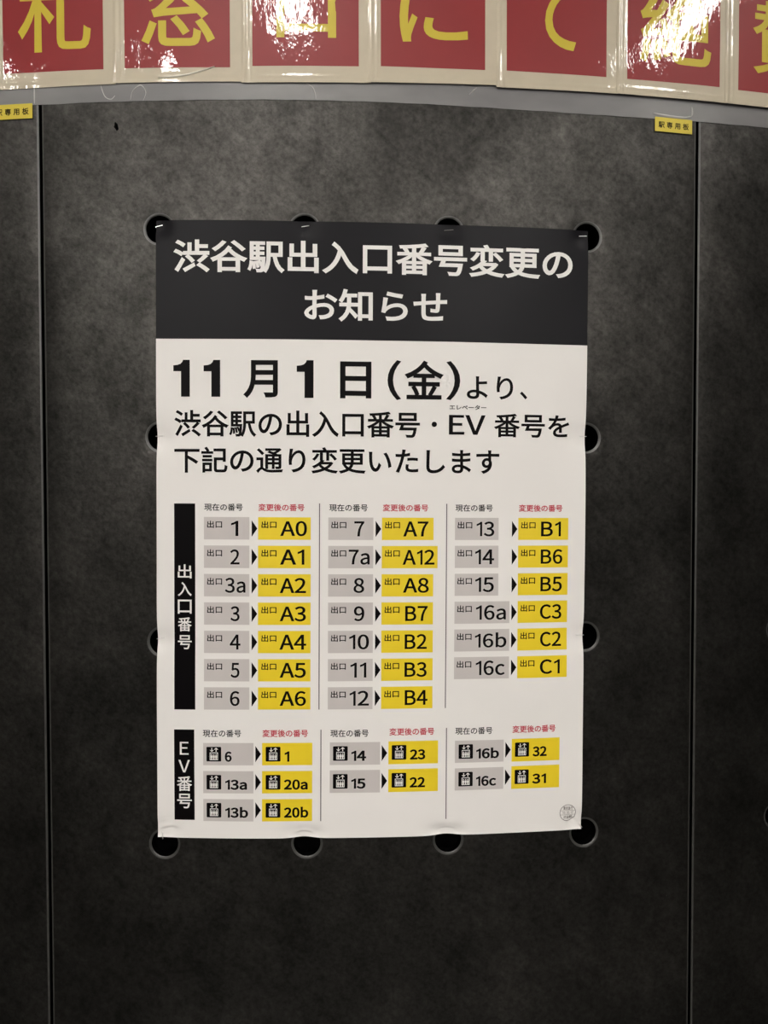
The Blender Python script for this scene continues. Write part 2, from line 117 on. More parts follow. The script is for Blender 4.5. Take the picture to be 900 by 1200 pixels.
 '賛': (1000, '255 302 757 302 757 234 255 234;255 185 757 185 757 117 255 117;255 417 757 417 757 351 255 351;581 16 741 -34 863 -81 949 -43 811 5 644 54;354 54 267 22 164 -7 57 -29 112 -85 219 -56 327 -19 421 24;241 840 241 780 94 780 94 727 241 727 241 707 239 668 66 668 66 614 224 614 202 575 167 538 114 504 42 474 86 423 171 464 231 510 271 559 353 514 418 472 462 517 385 562 294 608 296 614 480 614 480 668 307 668 309 706 309 727 467 727 467 780 309 780 309 840;182 469 182 65 833 65 833 469 544 469 621 501 676 540 711 582 767 523 838 476 920 443 940 472 964 498 884 524 815 564 762 614 933 614 933 668 740 668 741 696 741 727 915 727 915 780 741 780 741 840 672 840 672 780 525 780 525 727 672 727 672 697 670 668 509 668 509 614 652 614 621 576 568 543 490 516 528 469'),
 '通': (1000, '65 757 159 669 235 585 290 635 212 716 117 800;256 465 43 465 43 394 184 394 184 110 138 84 89 43 39 -8 86 -70 136 -7 181 38 220 56 246 46 279 23 318 -3 393 -36 484 -52 595 -57 948 -47 956 -10 969 26 788 13 596 8 493 11 406 24 333 56 256 108;364 803 364 744 787 744 719 698 645 658 499 717 451 674 549 634 647 589 363 589 363 71 434 71 434 237 603 237 603 75 671 75 671 237 845 237 845 146 841 133 828 129 726 130 747 69 830 70 883 80 903 94 914 115 917 146 917 589 786 589 712 628 786 671 857 719 917 771 870 807 855 803;845 531 845 443 671 443 671 531;434 387 603 387 603 296 434 296;434 443 434 531 603 531 603 443;845 387 845 296 671 296 671 387'),
 '金': (1000, '198 218 253 123 291 34 356 62 317 150 260 242;733 243 684 148 628 57 685 33 744 118 804 215;499 849 412 744 300 653 170 578 30 522 59 489 82 453 163 486 241 526 241 470 458 470 458 334 113 334 113 265 458 265 458 18 68 18 68 -51 934 -51 934 18 537 18 537 265 888 265 888 334 537 334 537 470 758 470 758 533 839 491 919 457 943 491 972 522 855 568 738 629 631 703 544 782 569 818;746 540 266 540 351 596 430 659 501 729 574 661 657 597'),
 '駅': (1000, '226 216 252 132 265 54 306 64 291 141 264 224;152 206 164 111 166 21 207 28 204 116 191 211;81 226 74 139 58 59 29 -3 71 -28 102 40 119 125 127 218;536 799 536 419 533 304 520 182 489 64 433 -43 465 -61 494 -82 550 25 584 145 601 270 606 389 697 389 728 238 773 106 835 -2 919 -84 942 -51 970 -23 894 47 836 141 794 257 765 389 926 389 926 799;606 730 857 730 857 459 606 459;249 587 249 496 152 496 152 587;87 799 87 283 400 283 390 128 366 186 333 246 298 233 332 166 355 102 388 116 375 29 361 -10 349 -20 332 -22 252 -17 263 -48 269 -79 361 -79 392 -72 416 -52 437 1 453 116 465 314 467 344 312 344 312 437 438 437 438 496 312 496 312 587 438 587 438 647 312 647 312 736 458 736 458 799;249 647 152 647 152 736 249 736;249 437 249 344 152 344 152 437'),
}


# upright figures one without a foot, as on the notice: light and heavy
GLYPHS['1'] = (400, '250 0 322 0 322 733 268 733 225 690 165 650 88 616 88 544 155 570 210 604 250 640')
GLYPHS['I'] = (520, '205 0 395 0 395 733 250 733 232 690 190 652 130 632 40 624 40 505 205 505')

# ------------------------------------------------------------------ helpers
def tag(o, label=None, cat=None, group=None, kind=None):
    if label: o['label'] = label
    if cat: o['category'] = cat
    if group: o['group'] = group
    if kind: o['kind'] = kind
    return o

def obj(name, mesh, mat=None, parent=None):
    o = bpy.data.objects.new(name, mesh)
    COL.objects.link(o)
    if mat is not None:
        for m in (mat if isinstance(mat, (list, tuple)) else [mat]):
            mesh.materials.append(m)
    if parent is not None:
        o.parent = parent
    return o

def empty(name, loc):
    o = bpy.data.objects.new(name, None)
    o.location = loc
    o.empty_display_size = 0.05
    COL.objects.link(o)
    return o

def mesh_of(name, verts, faces, smooth=False, mats=None):
    m = bpy.data.meshes.new(name)
    m.from_pydata(verts, [], faces)
    if mats:
        for p, k in zip(m.polygons, mats):
            p.material_index = k
    if smooth:
        for p in m.polygons:
            p.use_smooth = True
    m.update()
    return m

def cyl(u, v, off):
    """u = arc length on the column face (m), v = height over the hole row, off = distance out of it"""
    t = u / R
    r = R + off
    return (r * math.sin(t), R - r * math.cos(t), ZH + v)

# ------------------------------------------------------------------ materials
def new_mat(name, color=(0.5, 0.5, 0.5), rough=0.5, spec=0.5, coat=0.0, coat_rough=0.1):
    m = bpy.data.materials.new(name)
    m.use_nodes = True
    b = m.node_tree.nodes['Principled BSDF']
    b.inputs['Base Color'].default_value = (*color, 1)
    b.inputs['Roughness'].default_value = rough
    b.inputs['Specular IOR Level'].default_value = spec
    b.inputs['Coat Weight'].default_value = coat
    b.inputs['Coat Roughness'].default_value = coat_rough
    return m, m.node_tree, b

def noise(nt, scale, detail=4, rough=0.55, vec=None, sc3=None):
    n = nt.nodes.new('ShaderNodeTexNoise')
    n.inputs['Scale'].default_value = scale
    n.inputs['Detail'].default_value = detail
    n.inputs['Roughness'].default_value = rough
    if vec is not None:
        if sc3:
            mp = nt.nodes.new('ShaderNodeMapping')
            mp.inputs['Scale'].default_value = sc3
            nt.links.new(vec, mp.inputs['Vector'])
            vec = mp.outputs[0]
        nt.links.new(vec, n.inputs['Vector'])
    return n

def ramp(nt, fac, stops):
    r = nt.nodes.new('ShaderNodeValToRGB')
    el = r.color_ramp.elements
    while len(el) < len(stops):
        el.new(0.5)
    for e, (p, c) in zip(el, stops):
        e.position = p
        e.color = (*c, 1) if len(c) == 3 else c
    nt.links.new(fac, r.inputs[0])
    return r

def maprange(nt, fac, a, b, c, d):
    r = nt.nodes.new('ShaderNodeMapRange')
    r.inputs['From Min'].default_value = a
    r.inputs['From Max'].default_value = b
    r.inputs['To Min'].default_value = c
    r.inputs['To Max'].default_value = d
    nt.links.new(fac, r.inputs['Value'])
    return r

def bump(nt, b, height, strength, dist, prev=None, target='Normal'):
    n = nt.nodes.new('ShaderNodeBump')
    n.inputs['Strength'].default_value = strength
    n.inputs['Distance'].default_value = dist
    nt.links.new(height, n.inputs['Height'])
    if prev is not None:
        nt.links.new(prev, n.inputs['Normal'])
    nt.links.new(n.outputs[0], b.inputs[target])
    return n

def pos_out(nt):
    g = nt.nodes.new('ShaderNodeNewGeometry')
    return g.outputs['Position']

def mix_mul(nt, a, b_):
    m = nt.nodes.new('ShaderNodeMath')
    m.operation = 'MULTIPLY'
    nt.links.new(a, m.inputs[0])
    nt.links.new(b_, m.inputs[1])
    return m

# dark mottled fibre board
M_board, nt, b = new_mat('dark_fibre_board', rough=0.5)
P = pos_out(nt)
big = noise(nt, 3.2, 5, 0.6, P)
mid = noise(nt, 14, 6, 0.7, P, (1.0, 1.0, 0.8))
fin = noise(nt, 130, 4, 0.7, P)
c1 = ramp(nt, big.outputs[0], [(0.30, (0.0024, 0.0023, 0.0019)), (0.50, (0.0040, 0.0038, 0.0033)), (0.70, (0.0062, 0.0056, 0.0048))])
c2 = ramp(nt, mid.outputs[0], [(0.30, (0.60, 0.62, 0.60)), (0.52, (1.0, 1.0, 0.98)), (0.75, (1.45, 1.42, 1.38))])
mx = nt.nodes.new('ShaderNodeMix'); mx.data_type = 'RGBA'; mx.blend_type = 'MULTIPLY'
mx.inputs[0].default_value = 1.0
nt.links.new(c1.outputs[0], mx.inputs['A']); nt.links.new(c2.outputs[0], mx.inputs['B'])
nt.links.new(mx.outputs['Result'], b.inputs['Base Color'])
m1 = maprange(nt, big.outputs[0], 0.34, 0.66, 0.72, 1.32)
m2 = maprange(nt, mid.outputs[0], 0.32, 0.68, 0.66, 1.34)
m3 = maprange(nt, fin.outputs[0], 0.32, 0.68, 0.66, 1.34)
mp = nt.nodes.new('ShaderNodeMapping'); mp.inputs['Rotation'].default_value = (0.0, 0.9, 0.0)
nt.links.new(P, mp.inputs['Vector'])
fib = noise(nt, 90, 4, 0.65, mp.outputs[0], (1.0, 1.0, 0.28))
m4 = maprange(nt, fib.outputs[0], 0.32, 0.68, 0.84, 1.17)
mm = mix_mul(nt, m1.outputs[0], m2.outputs[0])
mm = mix_mul(nt, mm.outputs[0], m3.outputs[0])
mm = mix_mul(nt, mm.outputs[0], m4.outputs[0])
sp = nt.nodes.new('ShaderNodeMath'); sp.operation = 'MULTIPLY'; sp.inputs[1].default_value = 0.50
nt.links.new(mm.outputs[0], sp.inputs[0])
nt.links.new(sp.outputs[0], b.inputs['Specular IOR Level'])
b.inputs['Roughness'].default_value = 0.40
b.inputs['Specular Tint'].default_value = (1.0, 0.955, 0.89, 1)
bp = bump(nt, b, fin.outputs[0], 0.35, 0.0010)
bump(nt, b, mid.outputs[0], 0.25, 0.002, bp.outputs[0])

# the paler worn arris of the boards and holes
M_rim, nt, b = new_mat('worn_board_edge', (0.035, 0.034, 0.031), 0.42, 1.0)
P = pos_out(nt)
n1 = noise(nt, 180, 3, 0.6, P)
r = ramp(nt, n1.outputs[0], [(0.3, (0.020, 0.0195, 0.0175)), (0.7, (0.042, 0.041, 0.037))])
nt.links.new(r.outputs[0], b.inputs['Base Color'])

M_core, nt, b = new_mat('board_core', (0.002, 0.002, 0.002), 0.9, 0.0)
P = pos_out(nt); n1 = noise(nt, 60, 2, 0.5, P)
r = ramp(nt, n1.outputs[0], [(0.3, (0.001, 0.001, 0.001)), (0.7, (0.0025, 0.0025, 0.0025))]); nt.links.new(r.outputs[0], b.inputs['Base Color'])
M_back, nt, b = new_mat('black_backing', (0.003, 0.003, 0.003), 0.95, 0.1)
P = pos_out(nt); n1 = noise(nt, 20, 3, 0.5, P)
r = ramp(nt, n1.outputs[0], [(0.3, (0.002, 0.002, 0.002)), (0.7, (0.005, 0.005, 0.005))]); nt.links.new(r.outputs[0], b.inputs['Base Color'])

def paper_mat(name, color, rough, spec, var=0.03, soft=0.0):
    m, nt, b = new_mat(name, color, rough, spec)
    P = pos_out(nt)
    n1 = noise(nt, 9, 3, 0.5, P)
    lo = tuple(c * (1 - var) for c in color); hi = tuple(min(1, c * (1 + var)) for c in color)
    r = ramp(nt, n1.outputs[0], [(0.3, lo), (0.7, hi)])
    nt.links.new(r.outputs[0], b.inputs['Base Color'])
    n2 = noise(nt, 13, 2, 0.5, P)
    bump(nt, b, n2.outputs[0], 0.25 + soft, 0.0012)
    return m

M_paper = paper_mat('poster_paper', (0.80, 0.775, 0.745), 0.45, 0.25, 0.015)
M_navy = paper_mat('title_ink', (0.0072, 0.0066, 0.0085), 0.40, 0.12, 0.08)
M_black = paper_mat('black_ink', (0.0028, 0.0022, 0.0026), 0.42, 0.07, 0.05)
M_white = paper_mat('reversed_out_white', (0.80, 0.775, 0.745), 0.42, 0.4, 0.015)
M_grey = paper_mat('grey_ink', (0.560, 0.520, 0.500), 0.42, 0.4, 0.02)
M_yellow = paper_mat('yellow_ink', (0.800, 0.600, 0.020), 0.42, 0.4, 0.02)
M_crimson = paper_mat('crimson_ink', (0.50, 0.035, 0.060), 0.42, 0.4, 0.02)
M_rule = paper_mat('thin_rule_ink', (0.12, 0.11, 0.11), 0.42, 0.4, 0.02)
M_stamp = paper_mat('stamp_ink', (0.14, 0.12, 0.11), 0.5, 0.3, 0.4)
M_sticker = paper_mat('sticker_yellow', (0.66, 0.52, 0.055), 0.5, 0.4, 0.08)

def laminate(name, color, var=0.05):
    """paper sealed in clear crinkled laminate: a glossy coat whose normal is rippled"""
    m, nt, b = new_mat(name, color, 0.5, 0.4, 1.0, 0.03)
    P = pos_out(nt)
    n1 = noise(nt, 22, 4, 0.6, P)
    lo = tuple(c * (1 - var) for c in color); hi = tuple(min(1, c * (1 + var)) for c in color)
    r = ramp(nt, n1.outputs[0], [(0.3, lo), (0.7, hi)])
    nt.links.new(r.outputs[0], b.inputs['Base Color'])
    a = noise(nt, 9, 2, 0.5, P, (1.0, 1.0, 0.55))
    c = noise(nt, 85, 3, 0.6, P, (1.0, 1.0, 0.45))
    b1 = nt.nodes.new('ShaderNodeBump'); b1.inputs['Strength'].default_value = 0.55; b1.inputs['Distance'].default_value = 0.006
    nt.links.new(a.outputs[0], b1.inputs['Height'])
    b2 = nt.nodes.new('ShaderNodeBump'); b2.inputs['Strength'].default_value = 0.35; b2.inputs['Distance'].default_value = 0.0012
    nt.links.new(c.outputs[0], b2.inputs['Height']); nt.links.new(b1.outputs[0], b2.inputs['Normal'])
    nt.links.new(b2.outputs[0], b.inputs['Coat Normal'])
    return m

M_cream = laminate('laminated_cream', (0.55, 0.48, 0.355))
M_red = laminate('laminated_red', (0.27, 0.017, 0.019), 0.04)
M_gold = laminate('laminated_yellow', (0.60, 0.465, 0.035), 0.03)

M_film, nt, b = new_mat('milky_clear_film', (0.30, 0.295, 0.295), 0.35, 0.5)
P = pos_out(nt); n1 = noise(nt, 7, 3, 0.5, P, (1.0, 1.0, 2.2))
r = ramp(nt, n1.outputs[0], [(0.3, (0.20, 0.195, 0.195)), (0.7, (0.30, 0.293, 0.288))]); nt.links.new(r.outputs[0], b.inputs['Base Color'])
b.inputs['Alpha'].default_value = 0.80
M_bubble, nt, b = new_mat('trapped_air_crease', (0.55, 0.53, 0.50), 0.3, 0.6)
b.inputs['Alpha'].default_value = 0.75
M_crease, nt, b = new_mat('highlit_laminate_crease', (0.90, 0.86, 0.74), 0.20, 0.8)  # lifted crease, its bright highlight put into the pale colour
M_steel, nt, b = new_mat('staple_wire', (0.72, 0.71, 0.69), 0.28, 0.5)
b.inputs['Metallic'].default_value = 1.0
M_floor, nt, b = new_mat('hall_floor', (0.10, 0.095, 0.09), 0.5, 0.4)
P = pos_out(nt); n1 = noise(nt, 5, 5, 0.6, P)
r = ramp(nt, n1.outputs[0], [(0.3, (0.016, 0.0155, 0.015)), (0.7, (0.028, 0.027, 0.026))]); nt.links.new(r.outputs[0], b.inputs['Base Color'])
M_ceil, nt, b = new_mat('hall_ceiling', (0.35, 0.34, 0.32), 0.8, 0.2)
P = pos_out(nt); n1 = noise(nt, 3, 4, 0.6, P)
r = ramp(nt, n1.outputs[0], [(0.3, (0.32, 0.31, 0.29)), (0.7, (0.38, 0.37, 0.35))]); nt.links.new(r.outputs[0], b.inputs['Base Color'])
M_house, nt, b = new_mat('lamp_housing', (0.6, 0.6, 0.58), 0.4, 0.4)

# ------------------------------------------------------------------ the hall and its lights
def box(name, x0, x1, y0, y1, z0, z1, mat, parent=None):
    v = [(x, y, z) for z in (z0, z1) for y in (y0, y1) for x in (x0, x1)]
    f = [(0, 2, 3, 1), (4, 5, 7, 6), (0, 1, 5, 4), (2, 6, 7, 3), (0, 4, 6, 2), (1, 3, 7, 5)]
    return obj(name, mesh_of(name, v, f), mat, parent)

tag(box('floor', -6, 6, -8, 4, -0.10, 0.0, M_floor), 'dark hall floor below the picture', kind='structure')
tag(box('ceiling', -6, 6, -8, 4, CEIL, CEIL + 0.1, M_ceil), 'plain hall ceiling above the picture', kind='structure')
for (x, y, sx, sy, e, lab) in LAMPS:
    root = empty('ceiling_light', (x, y, CEIL))
    tag(root, lab, 'ceiling light', 'ceiling lights of the hall')
    fr = []
    t = 0.02
    hx, hy = sx / 2, sy / 2
    V = []; F = []
    def addbox(x0, x1, y0, y1, z0, z1):
        k = len(V)
        V.extend([(a, b_, c) for c in (z0, z1) for b_ in (y0, y1) for a in (x0, x1)])
        F.extend([tuple(k + i for i in q) for q in [(0, 2, 3, 1), (4, 5, 7, 6), (0, 1, 5, 4), (2, 6, 7, 3), (0, 4, 6, 2), (1, 3, 7, 5)]])
    addbox(-hx - t, -hx, -hy - t, hy + t, -0.035, -0.001)
    addbox(hx, hx + t, -hy - t, hy + t, -0.035, -0.001)
    addbox(-hx, hx, -hy - t, -hy, -0.035, -0.001)
    addbox(-hx, hx, hy, hy + t, -0.035, -0.001)
    obj('lamp_frame', mesh_of('lamp_frame', V, F), M_house, root)
    em, nt, b = new_mat('lit_diffuser', (0.8, 0.8, 0.8), 0.5)
    b.inputs['Emission Color'].default_value = (*LAMP_COL, 1)
    b.inputs['Emission Strength'].default_value = e
    V = []; F = []
    addbox(-hx, hx, -hy, hy, -0.025, -0.005)
    obj('diffuser', mesh_of('diffuser', V, F), em, root)

# ------------------------------------------------------------------ the column: backing + perforated board panels
PW0, PW1 = -0.4660, 0.4689            # joints either side of the middle panel
PWID = PW1 - PW0
PC = (PW0 + PW1) / 2
PITCH_V = 0.28529
HOLE_R = 0.0188
ROWS = range(0, 4)
ZBOT, ZTOP = 0.015, CEIL - 0.01

def panel_mesh(shift=0.0):
    gap, ch = 0.0022, 0.0026
    hw = PWID / 2 - gap
    cols = [(-0.300 + 0.200 * i) - PC + shift for i in range(4)]
    n = 12
    h = 0.027
    us = {-hw + ch, hw - ch}
    for c in cols:
        for k in range(n + 1):
            us.add(round(c - h + 2 * h * k / n, 7))
    ext = sorted(us)
    full = []
    for a, b_ in zip(ext, ext[1:]):
        full.append(a)
        m = int((b_ - a) / 0.03)
        for k in range(1, m + 1):
            full.append(a + (b_ - a) * k / (m + 1))
    full.append(ext[-1])
    us = full
    zs = {ZBOT - ZH, ZTOP - ZH}
    rows = [-PITCH_V * j for j in ROWS]
    for c in rows:
        for k in range(n + 1):
            zs.add(round(c - h + 2 * h * k / n, 7))
    zs = sorted(zs)
    V = []; F = []; MI = []
    idx = {}
    def vid(u, z, d=0.0):
        key = (round(u, 6), round(z, 6), round(d, 6))
        if key not in idx:
            idx[key] = len(V)
            t = u / R
            r = R + d
            V.append((r * math.sin(t), -r * math.cos(t), ZH + z))
        return idx[key]
    def inpatch(u0, u1, z0, z1):
        uc, zc = (u0 + u1) / 2, (z0 + z1) / 2
        return any(abs(uc - c) < h for c in cols) and any(abs(zc - q) < h for q in rows)
    for u0, u1 in zip(us, us[1:]):
        for z0, z1 in zip(zs, zs[1:]):
            if inpatch(u0, u1, z0, z1):
                continue
            F.append((vid(u0, z0), vid(u1, z0), vid(u1, z1), vid(u0, z1))); MI.append(0)
    per = []
    for k in range(n): per.append((-1 + 2 * k / n, -1, -135 + 90 * k / n))
    for k in range(n): per.append((1, -1 + 2 * k / n, -45 + 90 * k / n))
    for k in range(n): per.append((1 - 2 * k / n, 1, 45 + 90 * k / n))
    for k in range(n): per.append((-1, 1 - 2 * k / n, 135 + 90 * k / n))
    for c in cols:
        for q in rows:
            rings = [[(round(c + a * h, 7), round(q + b_ * h, 7), 0.0) for a, b_, t in per]]
            for rr, d in ((HOLE_R + 0.0034, 0.0), (HOLE_R + 0.0012, -0.0004), (HOLE_R, -0.0014), (HOLE_R, -0.016)):
                rings.append([(c + rr * math.cos(math.radians(t)), q + rr * math.sin(math.radians(t)), d) for a, b_, t in per])
            N = len(per)
            for ri in range(4):
                A, B = rings[ri], rings[ri + 1]
                for k in range(N):
                    k2 = (k + 1) % N
                    F.append((vid(*A[k]), vid(*A[k2]), vid(*B[k2]), vid(*B[k]))); MI.append((0, 1, 1, 2)[ri])
    for s in (-1, 1):
        prof = [(s * (hw - ch), 0.0), (s * (hw - ch * 0.3), -0.0003), (s * hw, -0.0012), (s * hw, -0.016)]
        for k in range(3):
            (ua, da), (ub, db) = prof[k], prof[k + 1]
            for z0, z1 in zip(zs, zs[1:]):
                q = (vid(ua, z0, da), vid(ub, z0, db), vid(ub, z1, db), vid(ua, z1, da))
                F.append(q if s > 0 else q[::-1]); MI.append((1, 1, 2)[k])
    m = mesh_of('wall_panel', V, F, False, MI)
    for mt in (M_board, M_rim, M_core):
        m.materials.append(mt)
    for p in m.polygons:
        p.use_smooth = p.material_index == 0
    return m

def backing_mesh():
    V = []; F = []
    us = [-2.4 + 0.08 * k for k in range(61)]
    for u in us:
        for d in (-0.07, -0.12):
            for z in (0.0, CEIL):
                t = u / R; r = R + d
                V.append((r * math.sin(t), R - r * math.cos(t), z))
    for k in range(len(us) - 1):
        a = 4 * k; c = a + 4
        F += [(a, c, c + 1, a + 1), (a + 2, a + 3, c + 3, c + 2), (a + 1, c + 1, c + 3, a + 3), (a, a + 2, c + 2, c)]
    F += [(0, 1, 3, 2), (len(V) - 4, len(V) - 2, len(V) - 1, len(V) - 3)]
    return mesh_of('wall_back', V, F)
wall = obj('wall_back', backing_mesh(), M_back)
tag(wall, 'black space behind the dark perforated boards, seen through the round holes and joints', kind='structure')
pm = panel_mesh()
pm_right = panel_mesh(-0.0210)        # the next board is drilled a little nearer the joint
panels = []
for i in (0, -1, 1, -2, 2):
    o = bpy.data.objects.new('wall_panel', pm_right if i == 1 else pm)
    COL.objects.link(o)
    o.parent = wall
    o.location = (0, R, 0)
    o.rotation_euler = (0, 0, (PC + i * PWID) / R)
    panels.append(o)

# the small dark pit in the middle board
def blob(name, u, v, ru, rv, rot, off, mat, parent, seed, n=14):
    rnd = random.Random(seed)
    V = [cyl(u, v, off)]
    for k in range(n):
        t = 2 * math.pi * k / n
        q = rnd.uniform(0.75, 1.2)
        a, b_ = ru * q * math.cos(t), rv * q * math.sin(t)
        V.append(cyl(u + a * math.cos(rot) - b_ * math.sin(rot), v + a * math.sin(rot) + b_ * math.cos(rot), off * 0.4))
    return obj(name, mesh_of(name, V, [(0, 1 + k, 1 + (k + 1) % n) for k in range(n)]), mat, parent)
blob('dark_pit', -0.3586, 0.1407, 0.0030, 0.0058, 0.25, 0.0004, M_core, wall, 3)

# ------------------------------------------------------------------ lettering
_gc = {}
def glyph(ch, grow):
    """triangulated outline of one character with every stroke grown by `grow` em"""
    key = (ch, round(grow, 4))
    if key in _gc:
        return _gc[key]
    adv, s = GLYPHS[ch]
    if not s:
        _gc[key] = (adv / 1000, [], [])
        return _gc[key]
    loops = []
    for part in s.split(';'):
        n = [int(x) for x in part.split()]
        loops.append([Vector((n[i] / 1000, n[i + 1] / 1000)) for i in range(0, len(n), 2)])
    def area(L):
        return sum(L[i].x * L[(i + 1) % len(L)].y - L[(i + 1) % len(L)].x * L[i].y for i in range(len(L))) / 2
    # ink side: the largest loop is an outer one
    big_ = max(loops, key=lambda L: abs(area(L)))
    sg = 1.0 if area(big_) > 0 else -1.0
    if grow:
        new = []
        for L in loops:
            n = len(L); Q = []
            for i in range(n):
                e1 = (L[i] - L[i - 1]); e2 = (L[(i + 1) % n] - L[i])
                if e1.length < 1e-9 or e2.length < 1e-9:
                    Q.append(L[i].copy()); continue
                e1.normalize(); e2.normalize()
                n1 = Vector((e1.y, -e1.x)) * sg; n2 = Vector((e2.y, -e2.x)) * sg
                m = n1 + n2
                if m.length < 1e-6:
                    Q.append(L[i] + n1 * grow); continue
                m.normalize()
                Q.append(L[i] + m * (grow / max(0.45, m.dot(n1))))
            new.append(Q)
        loops = new
    pts = []; edges = []
    for L in loops:
        k = len(pts)
        pts += L
        edges += [(k + i, k + (i + 1) % len(L)) for i in range(len(L))]
    vv, ee, ff, _, _, _ = delaunay_2d_cdt(pts, edges, [], 0, 1e-6)
    def wn(p):
        w_ = 0
        for L in loops:
            for i in range(len(L)):
                a, b_ = L[i], L[(i + 1) % len(L)]
                if (a.y <= p.y) != (b_.y <= p.y):
                    x = a.x + (p.y - a.y) / (b_.y - a.y) * (b_.x - a.x)
                    if x > p.x:
                        w_ += 1 if b_.y > a.y else -1
        return w_
    T = []
    for f in ff:
        c = (vv[f[0]] + vv[f[1]] + vv[f[2]]) / 3
        if wn(c) * sg > 0:
            T.append(tuple(f))
    _gc[key] = (adv / 1000, [(q.x, q.y) for q in vv], T)
    return _gc[key]

def text_flat(s, grow, vertical=False, pitch=None):
    V = []; T = []; x = 0.0
    for ch in s:
        if ch == ' ':
            x += 0.33; continue
        adv, vv, tt = glyph(ch, grow)
        k = len(V)
        if vertical:
            V += [(a, b_ - x) for a, b_ in vv]; x += pitch or 1.0
        else:
            V += [(a + x, b_) for a, b_ in vv]; x += pitch or adv
        T += [tuple(k + i for i in t) for t in tt]
    used = {i for t in T for i in t}
    mp = {}; V2 = []
    for i in sorted(used):
        mp[i] = len(V2); V2.append(V[i])
    return V2, [tuple(mp[i] for i in t) for t in T]

def text(name, s, box4, place, mat, parent, grow=0.0, vertical=False, pitch=None, keep=False, label=None):
    """lettering fitted so that its ink fills box4 = (left, top, right, bottom) in mm, y down"""
    V, T = text_flat(s, grow, vertical, pitch)
    x0 = min(q[0] for q in V); x1 = max(q[0] for q in V)
    y0 = min(q[1] for q in V); y1 = max(q[1] for q in V)
    L, Tp, Rr, B = box4
    sx = (Rr - L) / (x1 - x0); sy = (B - Tp) / (y1 - y0)
    verts = [place(L + (q[0] - x0) * sx, B - (q[1] - y0) * sy) for q in V]
    o = obj(name, mesh_of(name, verts, T), mat, parent)
    if label: o['label'] = label
    return o

def grid(name, a0, b0, a1, b1, place, mat, parent, step=8.0, smooth=True):
    na = max(1, math.ceil((a1 - a0) / step)); nb = max(1, math.ceil((b1 - b0) / step))
    V = [place(a0 + (a1 - a0) * i / na, b0 + (b1 - b0) * j / nb) for j in range(nb + 1) for i in range(na + 1)]
    F = [(j * (na + 1) + i, (j + 1) * (na + 1) + i, (j + 1) * (na + 1) + i + 1, j * (na + 1) + i + 1) for j in range(nb) for i in range(na)]
    return obj(name, mesh_of(name, V, F, smooth), mat, parent)

def poly(name, pts, place, mat, parent):
    V = [place(*q) for q in pts]
    return obj(name, mesh_of(name, V, [tuple(range(len(pts)))[::-1]]), mat, parent)

# ------------------------------------------------------------------ the poster
PU, PV, PROT = -0.30372, 0.01115, 0.0062
PWm, PHm = 604.0, 857.2
# dents where staples pull the sheet into the holes: (a, b, depth mm, sigma a, sigma b, vertical skew)
DENTS = [(4, 8, 3.2, 15, 13), (205, 8, 2.4, 15, 12), (404, 9, 2.2, 15, 12), (598, 9, 3.0, 15, 13),
         (4, 298, 3.2, 16, 14), (599, 293, 3.0, 16, 14), (5, 578, 3.2, 16, 14), (598, 576, 3.2, 16, 14),
         (8, 846, 3.6, 17, 12), (205, 850, 4.2, 20, 9), (405, 850, 4.6, 20, 9), (598, 846, 3.6, 15, 12)]
def relief(a, b_):
    """millimetres the sheet stands off the boards"""
    h = 3.9
    h += 0.55 * math.sin(a / 71.0 + 0.6) * math.sin(b_ / 93.0 + 1.1) + 0.35 * math.sin(a / 39.0 - b_ / 57.0)
    h += 0.30 * math.sin((a * 0.8 + b_) / 33.0) * math.exp(-((a - 604) / 160.0) ** 2)
    for (da, db, d, sa, sb) in DENTS:
        e = ((a - da) / sa) ** 2 + ((b_ - db) / sb) ** 2
        if e < 12:
            h -= 1.15 * d * math.exp(-e)
        # broad soft buckle around the pull
        e2 = ((a - da) / 60.0) ** 2 + ((b_ - db) / 42.0) ** 2
        if e2 < 9:
            h -= 0.6 * math.exp(-e2)
    x = (h - 0.75) / 0.35
    return 0.75 + 0.35 * (math.log1p(math.exp(x)) if x < 30 else x)
# sharp little folds above the two lower middle holes and by the corners
FOLDS = [(205.5, 848.5, 9, 2.2, 0.0), (406.5, 846.5, 10, 2.4, 0.0), (14, 843, 10, 2.2, -0.25), (594.5, 842.5, 6, 1.8, 0.9)]
def fold(a, b_):
    z = 0.0
    for fa, fb, L, w_, s_ in FOLDS:
        da, db = a - fa, b_ - fb
        x = da * math.cos(s_) + db * math.sin(s_); y = -da * math.sin(s_) + db * math.cos(s_)
        if abs(x) < L * 2 and abs(y) < w_ * 6:
            yy = y + 1.6 * (x / L) ** 2 * -1
            z -= 2.1 * math.exp(-(x / L) ** 2) * (1 / (1 + math.exp(-yy / (w_ * 0.45))) - 0.5) * math.exp(-(yy / (w_ * 4)) ** 2) * 2
    return z
def edge_shift(a, b_):
    """the sheet's rim is drawn in a little where it is pulled into a hole"""
    da = db = 0.0
    for fa, fb, d, sa, sb in DENTS:
        if fb > 800 and 50 < fa < 560:
            db -= 1.6 * math.exp(-((a - fa) / 17) ** 2 - ((b_ - 857) / 9) ** 2)
        if fa > 560 and 100 < fb < 800:
            da -= 1.0 * math.exp(-((b_ - fb) / 25) ** 2 - ((a - 604) / 9) ** 2)
        if fa < 20 and 100 < fb < 800:
            da += 0.8 * math.exp(-((b_ - fb) / 25) ** 2 - (a / 9) ** 2)
    return da, db
